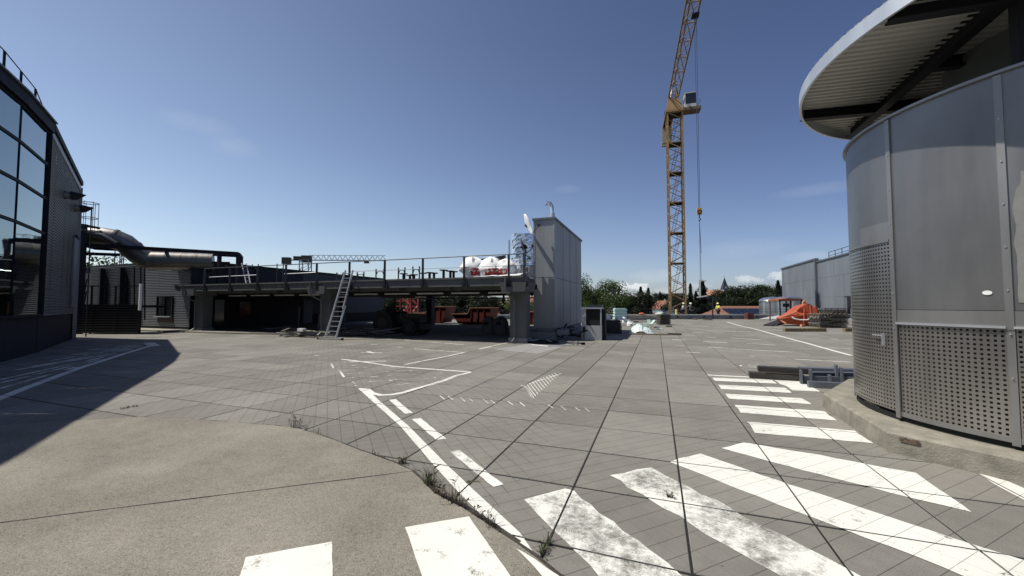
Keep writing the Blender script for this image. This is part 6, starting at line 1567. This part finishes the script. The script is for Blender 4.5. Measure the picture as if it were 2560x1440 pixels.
# pallet stacks
for k, (x0, x1, y, ty_, nl, l) in enumerate(((2048,2080,820,783,11,'ragged stack of weathered pallets right of the orange hopper'),(2082,2122,820,779,13,'taller stack of weathered pallets beside the round tower'),(2062,2118,812,770,10,'pallet stack behind the two nearer ones'))):
    a, b = G(x0, y), G(x1, y); c = (a+b)/2; w = (b-a).length; f = -math.sin(YAW)*c.x+math.cos(YAW)*c.y; h = HC+(762-ty_)/FP*f; lh = h/nl; rnd = random.Random(k+30)
    t = thing('pallet_stack', l, 'pallets', tuple(c), 'weathered pallet stacks', rz=YAW)
    for q in range(nl):
        mb = MB(); ox = rnd.uniform(-.08,.08); ww = w*rnd.uniform(.8,1.05)
        for s in (-.42,-.14,.14,.42): mb.box((ox+s*ww,.5,lh*(q+.3)), (.09,1.0,lh*.5))
        for s in range(5): mb.box((ox+rnd.uniform(-.03,.03), s*.24, lh*(q+.75)+rnd.uniform(-.01,.01)), (ww,.12,lh*.3))
        mb.build('pallet', (WOOD, WOOD_D, WOOD, CONC_D)[(q+k) % 4], t, world=False)
# orange hopper (tipped concrete skip)
hp_ = G(1998, 815); oh = thing('orange_hopper', 'dented orange steel hopper tipped on its side with ribs and a lifting eye', 'hopper', tuple(hp_), rz=YAW)
sc_ = (-math.sin(YAW)*hp_.x+math.cos(YAW)*hp_.y)/FP
def hpt(px, py, d=0): return Vector(((px-1998)*sc_, d, (815-py)*sc_))
front = [(1948,797),(1968,789),(1990,780),(1998,768),(2018,759),(2032,762),(2041,784),(2045,804),(2030,815),(1990,812),(1958,809)]
F_ = [hpt(x, y, -.2+.35*((i*7) % 3)/3) for i, (x, y) in enumerate(front)]; Bk = [Vector((v.x*.8+.35, v.y+1.5, v.z*.86+.1)) for v in F_]; n = len(F_)
cF = sum(F_, Vector())/n+Vector((.45,-.22,.12)); mb = MB(); mb.v = [tuple(v) for v in F_+Bk]+[tuple(cF), tuple(sum(Bk, Vector())/n)]
mb.f = [(i, (i+1)%n, 2*n) for i in range(n)]+[((i+1)%n, i, n+i, n+(i+1)%n) for i in range(n)]+[(n+(i+1)%n, n+i, 2*n+1) for i in range(n)]
mb.build('hopper_shell', ORANGE, oh, world=False)
for a, b, w in (((2012,764),(2016,812),.14),((2024,766),(2036,808),.14),((1998,772),(1996,808),.10),((2030,790),(2006,792),.12)):
    MB().bar(hpt(*a,-.62), hpt(*b,-.62), w, .10).build('rib', ORANGE, oh, world=False)
MB().bar(hpt(1948,796,-.1), hpt(1990,779,-.2), .08, .10).build('rim', M('pale_orange', (.70,.28,.14), .6), oh, world=False)
MB().bar(hpt(1950,800,-.1), hpt(1958,808,-.3), .08, .10).build('rim', M('pale_orange'), oh, world=False)
fl2 = MB(); fl2.add([hpt(2036,775,.3), hpt(2050,786,.5), hpt(2040,800,.2), hpt(2034,790,.1), hpt(2037,776,.4), hpt(2049,787,.6), hpt(2041,799,.3)], [(0,1,2,3),(4,5,1,0),(5,6,2,1)]); fl2.build('side_flap', M('pale_orange'), oh, world=False)
MB().tube([hpt(2010,764,.1), hpt(2011,755,.1), hpt(2015,752,.1), hpt(2019,756,.1), hpt(2021,764,.1)], .05, 6).build('lifting_eye', M('pale_orange'), oh, world=False)
MB().tube([hpt(1968,792,-.5), hpt(1972,796,-.6), hpt(1985,799,-.65), hpt(2000,799,-.7), hpt(2006,797,-.7)], .045, 7).build('white_hose', WHITE, oh, world=False)
MB().box(hpt(1987,813,-.8), (.25,.2,.22)).build('foot_block', M('pale_orange'), oh, world=False)
# orange portal frame behind
pf = thing('orange_portal', 'rusty orange portal frame with a flat roof in front of the silver tanks', 'frame', tuple(CP(1980, 38)), rz=YAW)
s4 = 38/FP
def pp4(px, py): return Vector(((px-1980)*s4, 0, (762-py)*s4+HC))
RUST = M('rusty_orange', (.30,.10,.05), .7, .1, var=.3, dirt=.5)
for x in (1949, 2003):
    for y in (0, 1.5): MB().bar(Vector((pp4(x,0).x,y,0)), pp4(x,748)+Vector((0,y,0)), .09).build('post', RUST if y else DARKSTEEL, pf, world=False)
m_ = MB(); m_.add([pp4(1946,749), pp4(1972,745), pp4(2006,748), pp4(2006,752), pp4(1946,753)]+[v+Vector((0,1.6,0)) for v in (pp4(1946,749), pp4(1972,745), pp4(2006,748), pp4(2006,752), pp4(1946,753))], [(4,3,2,1,0),(5,6,7,8,9),(0,1,6,5),(1,2,7,6),(2,3,8,7),(3,4,9,8),(4,0,5,9)])
m_.build('portal_roof', RUST, pf, world=False)
for x in (1972, 1984): MB().bar(Vector((pp4(x,0).x,.4,0)), pp4(x,752)+Vector((0,.4,0)), .09).build('inner_post', DARKSTEEL, pf, world=False)
MB().box(pp4(1968,763)+Vector((0,.2,0)), (.45,.3,.35)).build('motor', DARKSTEEL, pf, world=False)
# steel beams in front of the round tower
def beam(px0, py0, px1, py1, w, h, z0, mat, label, name='steel_beam', H=False):
    a, b = G(px0, py0), G(px1, py1); mb = MB(); up = Vector((0,0,1))
    if H:
        mb.bar(a+up*(z0+h-.012), b+up*(z0+h-.012), w, .02); mb.bar(a+up*(z0+.01), b+up*(z0+.01), w, .02); mb.bar(a+up*(z0+h/2), b+up*(z0+h/2), .02, h-.03)
    else: mb.bar(a+up*(z0+h/2), b+up*(z0+h/2), w, h)
    return mb.build(name, mat, cat='beam', label=label, group='steel beams on the slabs by the round tower')
BM1 = M('dark_brown_beam', (.05,.045,.04), .6, .2, var=.25, dirt=.3); BM2 = M('blue_grey_beam', (.125,.14,.165), .45, .2, var=.12, scale=3)
beam(1873, 943, 2010, 952, .22, .12, 0, BM1, 'dark brown beam lying lowest at the left end of the beam stack')
beam(1895, 941, 2030, 950, .20, .11, .125, BM1, 'dark brown beam lying on top of the stack')
beam(2000, 934, 2170, 940, .20, .15, 0, BM2, 'blue grey beam lying behind the others')
beam(1915, 947, 2012, 953, .12, .12, 0, BM1, 'dark beam nearest the camera in the brown stack')
beam(2008, 958, 2140, 962, .06, .15, 0, BM2, 'blue grey channel forming the back of the steel frame', H=False)
beam(2020, 968, 2170, 977, .10, .12, 0, BM2, 'blue grey box beam at the front of the stack', H=False)
beam(2030, 956, 2140, 958, .10, .10, .12, BM2, 'blue grey channel resting across the steel frame', H=True)
for px, py, h, l in ((2005,960,.27,'left upright fin of the blue grey frame'),(2029,960,.28,'second upright fin of the blue grey frame'),(2077,964,.20,'third upright fin of the blue grey frame'),(2094,960,.38,'tall upright fin left of the tower'),(2107,963,.34,'tall upright fin nearest the round tower')):
    a = G(px, py); MB().box(a+Vector((0,.05,h/2)), (.035,.16,h), R(-8)).build('beam_fin', BM2, cat='steel plate', label=l)

# ================================================================== PEOPLE
SKIN = M('skin', (.35,.20,.14), .6)
def skinned(name, joints, edges, radii, mat, parent, root=0, sub=1):
    me = bpy.data.meshes.new(name); me.from_pydata(joints, edges, []); me.materials.append(mat)
    o = bpy.data.objects.new(name, me); link(o); o.parent = parent
    sk = o.modifiers.new('skin', 'SKIN'); sk.use_smooth_shade = True
    for v, r_ in zip(me.skin_vertices[0].data, radii): v.radius = r_ if isinstance(r_, tuple) else (r_, r_)
    me.skin_vertices[0].data[root].use_root = True
    sb = o.modifiers.new('sub', 'SUBSURF'); sb.levels = sub; sb.render_levels = sub; return o
def person(px, py, rz, label, shirt, trousers, helmet, pose, vest=None, hscale=1.0):
    p = G(px, py); t = thing('person', label, 'person', tuple(p), 'construction workers at the far roof edge', rz=rz)
    L = pose.get('lean', 0); hip = Vector((0,0,.93)); ch_ = Vector((0,-L*.5,1.38)); nk = Vector((0,-L*.6,1.50)); hd_ = Vector((0,-L*.75-.02,1.62))
    def arm(s, el, wr): sh = Vector((s*.19,-L*.5,1.42)); return [sh, sh+Vector(el), sh+Vector(el)+Vector(wr)]
    ar, al = arm(1, *pose['r']), arm(-1, *pose['l'])
    lr = [Vector((.1,0,.9)), Vector((.13+pose.get('st',0),-.06,.5)), Vector((.14+pose.get('st',0),0,.08)), Vector((.15+pose.get('st',0),-.16,.04))]
    ll = [Vector((-.1,0,.9)), Vector((-.13-pose.get('st',0),.03,.5)), Vector((-.14-pose.get('st',0),.06,.08)), Vector((-.15-pose.get('st',0),-.1,.04))]
    J = [hip, hip.lerp(ch_,.5), ch_, nk]+ar+al+lr+ll
    hand_r = ar[2]+(ar[2]-ar[1]).normalized()*.09; hand_l = al[2]+(al[2]-al[1]).normalized()*.09; J += [hand_r, hand_l, hd_, hd_+Vector((0,0,.12))]
    E_ = [(0,1),(1,2),(2,3),(2,4),(4,5),(5,6),(2,7),(7,8),(8,9),(0,10),(10,11),(11,12),(12,13),(0,14),(14,15),(15,16),(16,17),(6,18),(9,19),(3,20),(20,21)]
    Rr = [.15,.14,.16,.055,.07,.05,.035,.07,.05,.035,.09,.065,.045,.04,.09,.065,.045,.04,.04,.04,.09,.08]
    skinned('body', J, E_, Rr, SKIN, t)
    SJ = [hip+Vector((0,0,.02)), hip.lerp(ch_,.5), ch_, nk-Vector((0,0,.04))]+ar[:2]+[ar[1].lerp(ar[2],.85)]+al[:2]+[al[1].lerp(al[2],.85)]
    skinned('shirt', SJ, [(0,1),(1,2),(2,3),(2,4),(4,5),(5,6),(2,7),(7,8),(8,9)], [.165,.155,.18,.07,.085,.062,.048,.085,.062,.048], shirt, t)
    TJ = [hip+Vector((0,0,.03))]+lr[:3]+ll[:3]; skinned('trousers', TJ, [(0,1),(1,2),(2,3),(0,4),(4,5),(5,6)], [.165,.11,.085,.07,.11,.085,.07], trousers, t)
    if vest: skinned('safety_vest', [hip+Vector((0,0,.05)), hip.lerp(ch_,.5), ch_+Vector((0,0,.02))], [(0,1),(1,2)], [.18,.175,.20], vest, t)
    for e in (lr[3], ll[3]): MB().box(e+Vector((0,.06,0)), (.10,.28,.09)).build('boot', RUBBER, t, world=False)
    for h_, sg in ((hand_r,1),(hand_l,-1)):
        dirn = ((ar if sg > 0 else al)[2]-(ar if sg > 0 else al)[1]).normalized(); sdv = dirn.cross(Vector((0,1,0))).normalized() if abs(dirn.y) < .9 else Vector((1,0,0))
        for q in range(4): b = h_+sdv*(.012*(q-1.5)*1.3); MB().tube([b, b+dirn*.03, b+dirn*.055+Vector((0,-.02,0))], .008, 5).build('finger', SKIN, t, world=False)
        MB().tube([h_-dirn*.03+sdv*.03, h_+sdv*.05+Vector((0,-.02,0))], .010, 5).build('thumb', SKIN, t, world=False)
    hm = MB(); hm.lathe([(.145,0),(.135,.03),(.12,.09),(.07,.135),(0,.15)], 14, tuple(hd_+Vector((0,0,.06)))); hm.add([tuple(hd_+Vector(v)) for v in ((-.1,-.13,.065),(.1,-.13,.065),(.06,-.2,.05),(-.06,-.2,.05))], [(0,1,2,3)]); hm.build('hard_hat', helmet, t, world=False, smooth=True)
    MB().box(hd_+Vector((0,-.10,.02)), (.03,.04,.05)).build('nose', SKIN, t, world=False)
    for s in (-.035,.035): MB().box(hd_+Vector((s,-.092,.045)), (.018,.01,.01)).build('eye', BLACK, t, world=False)
    for s in (-.092,.092): MB().box(hd_+Vector((s,0,.02)), (.02,.035,.055)).build('ear', SKIN, t, world=False)
    MB().box(hd_+Vector((0,-.09,-.04)), (.045,.01,.012)).build('mouth', M('lips', (.25,.10,.08), .6), t, world=False)
    t.scale = (1.02,)*3
HATY = M('yellow_hard_hat', (.75,.72,.35), .4); HATW = M('white_hard_hat', (.80,.79,.70), .4)
DT = M('dark_trousers', (.02,.02,.024), .85)
person(1707, 796.5, YAW+R(80), 'worker in a yellow helmet and pale grey shirt facing right, leftmost of the three', M('pale_grey_shirt', (.42,.42,.43), .85), DT, HATY, dict(lean=.12, r=((.05,-.08,-.28),(0,-.22,-.08)), l=((-.05,-.05,-.28),(0,-.2,-.1))))
person(1727, 796.5, YAW+R(-10), 'worker in a white helmet with hands on his hips, middle of the three', M('dark_grey_shirt', (.085,.08,.078), .85), DT, HATW, dict(st=.07, r=((.22,.0,-.18),(-.14,-.05,-.22)), l=((-.22,.0,-.18),(.14,-.05,-.22))))
person(1796, 796, YAW+R(-70), 'worker in a yellow safety vest and helmet, rightmost of the three', M('yellow_shirt', (.60,.62,.12), .8), DT, HATY, dict(lean=.04, r=((.06,-.1,-.26),(-.06,-.22,.08)), l=((-.06,-.05,-.28),(.05,-.2,0))), vest=M('hi_vis_vest', (.68,.72,.10), .7))
p = CP(1690, 44.2); yb = thing('yellow_bag', 'small pale yellow bag hanging on the far railing left of the workers', 'bag', (p.x, p.y, .35)); lump('bag', (0,0,0), .28, .2, .75, M('pale_yellow', (.62,.60,.25), .7), yb, 2)

# ================================================================== WEEDS in the joints
GRASS = M('dry_grass', (.11,.095,.05), .9, var=.35, scale=20); GRASS2 = M('green_grass', (.07,.078,.036), .9, var=.35, scale=20); DEAD = M('dead_stalks', (.085,.06,.04), .95, var=.4, scale=30)
def tuft(px, py, n, h, spread, mat, label, seed, along=None):
    p = G(px, py); t = thing('weed_tuft', label, 'weed', tuple(p)); rnd = random.Random(seed); mb = MB()
    for k in range(n):
        if along: q = (G(*along)-p)*rnd.random()
        else: q = Vector((rnd.gauss(0, spread), rnd.gauss(0, spread), 0))
        a = rnd.uniform(0, 6.28); l = h*rnd.uniform(.3, 1)*(1 if rnd.random() < .8 else 1.4); bend = rnd.uniform(.2, .9)*l; w = .0011+.0011*rnd.random()
        d = Vector((math.cos(a), math.sin(a), 0)); s = Vector((-d.y, d.x, 0))*w
        p0 = q; p1 = q+d*bend*.3+Vector((0,0,l*.6)); p2 = q+d*bend+Vector((0,0,l*(1-.35*rnd.random())))
        mb.add([p0-s, p0+s, p1+s*.8, p1-s*.8, p2], [(0,1,2,3),(3,2,4)])
        if rnd.random() < .3: mb.add([p1, p1+s*3+d*.02+Vector((0,0,.02)), p2-s*2], [(0,1,2)])
    mb.build('blades', mat, t, world=False); return t
tuft(1006,1159,70,.09,.018,GRASS,'dry grass tuft in the joint at the apron edge, upper of the two tall ones',1)
tuft(1074,1212,110,.17,.03,GRASS2,'tall green grass tuft at the bend of the apron edge',2)
tuft(1082,1232,160,.10,.02,DEAD,'matted dead weeds along the apron edge below the tall tuft',3,(1165,1275))
tuft(1130,1258,26,.22,.05,GRASS,'long seeding stalks leaning over the white edge line',4)
tuft(1180,1285,80,.08,.02,DEAD,'dead stalks along the lower apron edge',5,(1240,1322))
tuft(1226,1318,26,.15,.03,GRASS2,'thin green stalks beside the lower end of the white edge line',6)
tuft(1352,1392,150,.07,.018,GRASS2,'mossy green clump in the slab joint at the bottom centre',7,(1375,1350))
tuft(1683,1246,70,.05,.03,GRASS2,'small green tuft in the joint between the worn stripes',8,(1668,1244))
tuft(738,1070,36,.20,.03,GRASS,'thin stalks growing at the top of the apron edge',9)
tuft(766,1078,14,.20,.01,GRASS,'single tall stalk right of the stalks at the apron edge',10)
tuft(800,1087,20,.07,.04,DEAD,'low dead stalks on the upper apron edge',11)
tuft(300,1024,90,.04,.03,GRASS2,'mossy strip in a slab joint near the building shadow',12,(345,1016))
tuft(930,1136,40,.05,.03,DEAD,'low dry weeds along the apron edge left of the upper tuft',13,(975,1155))
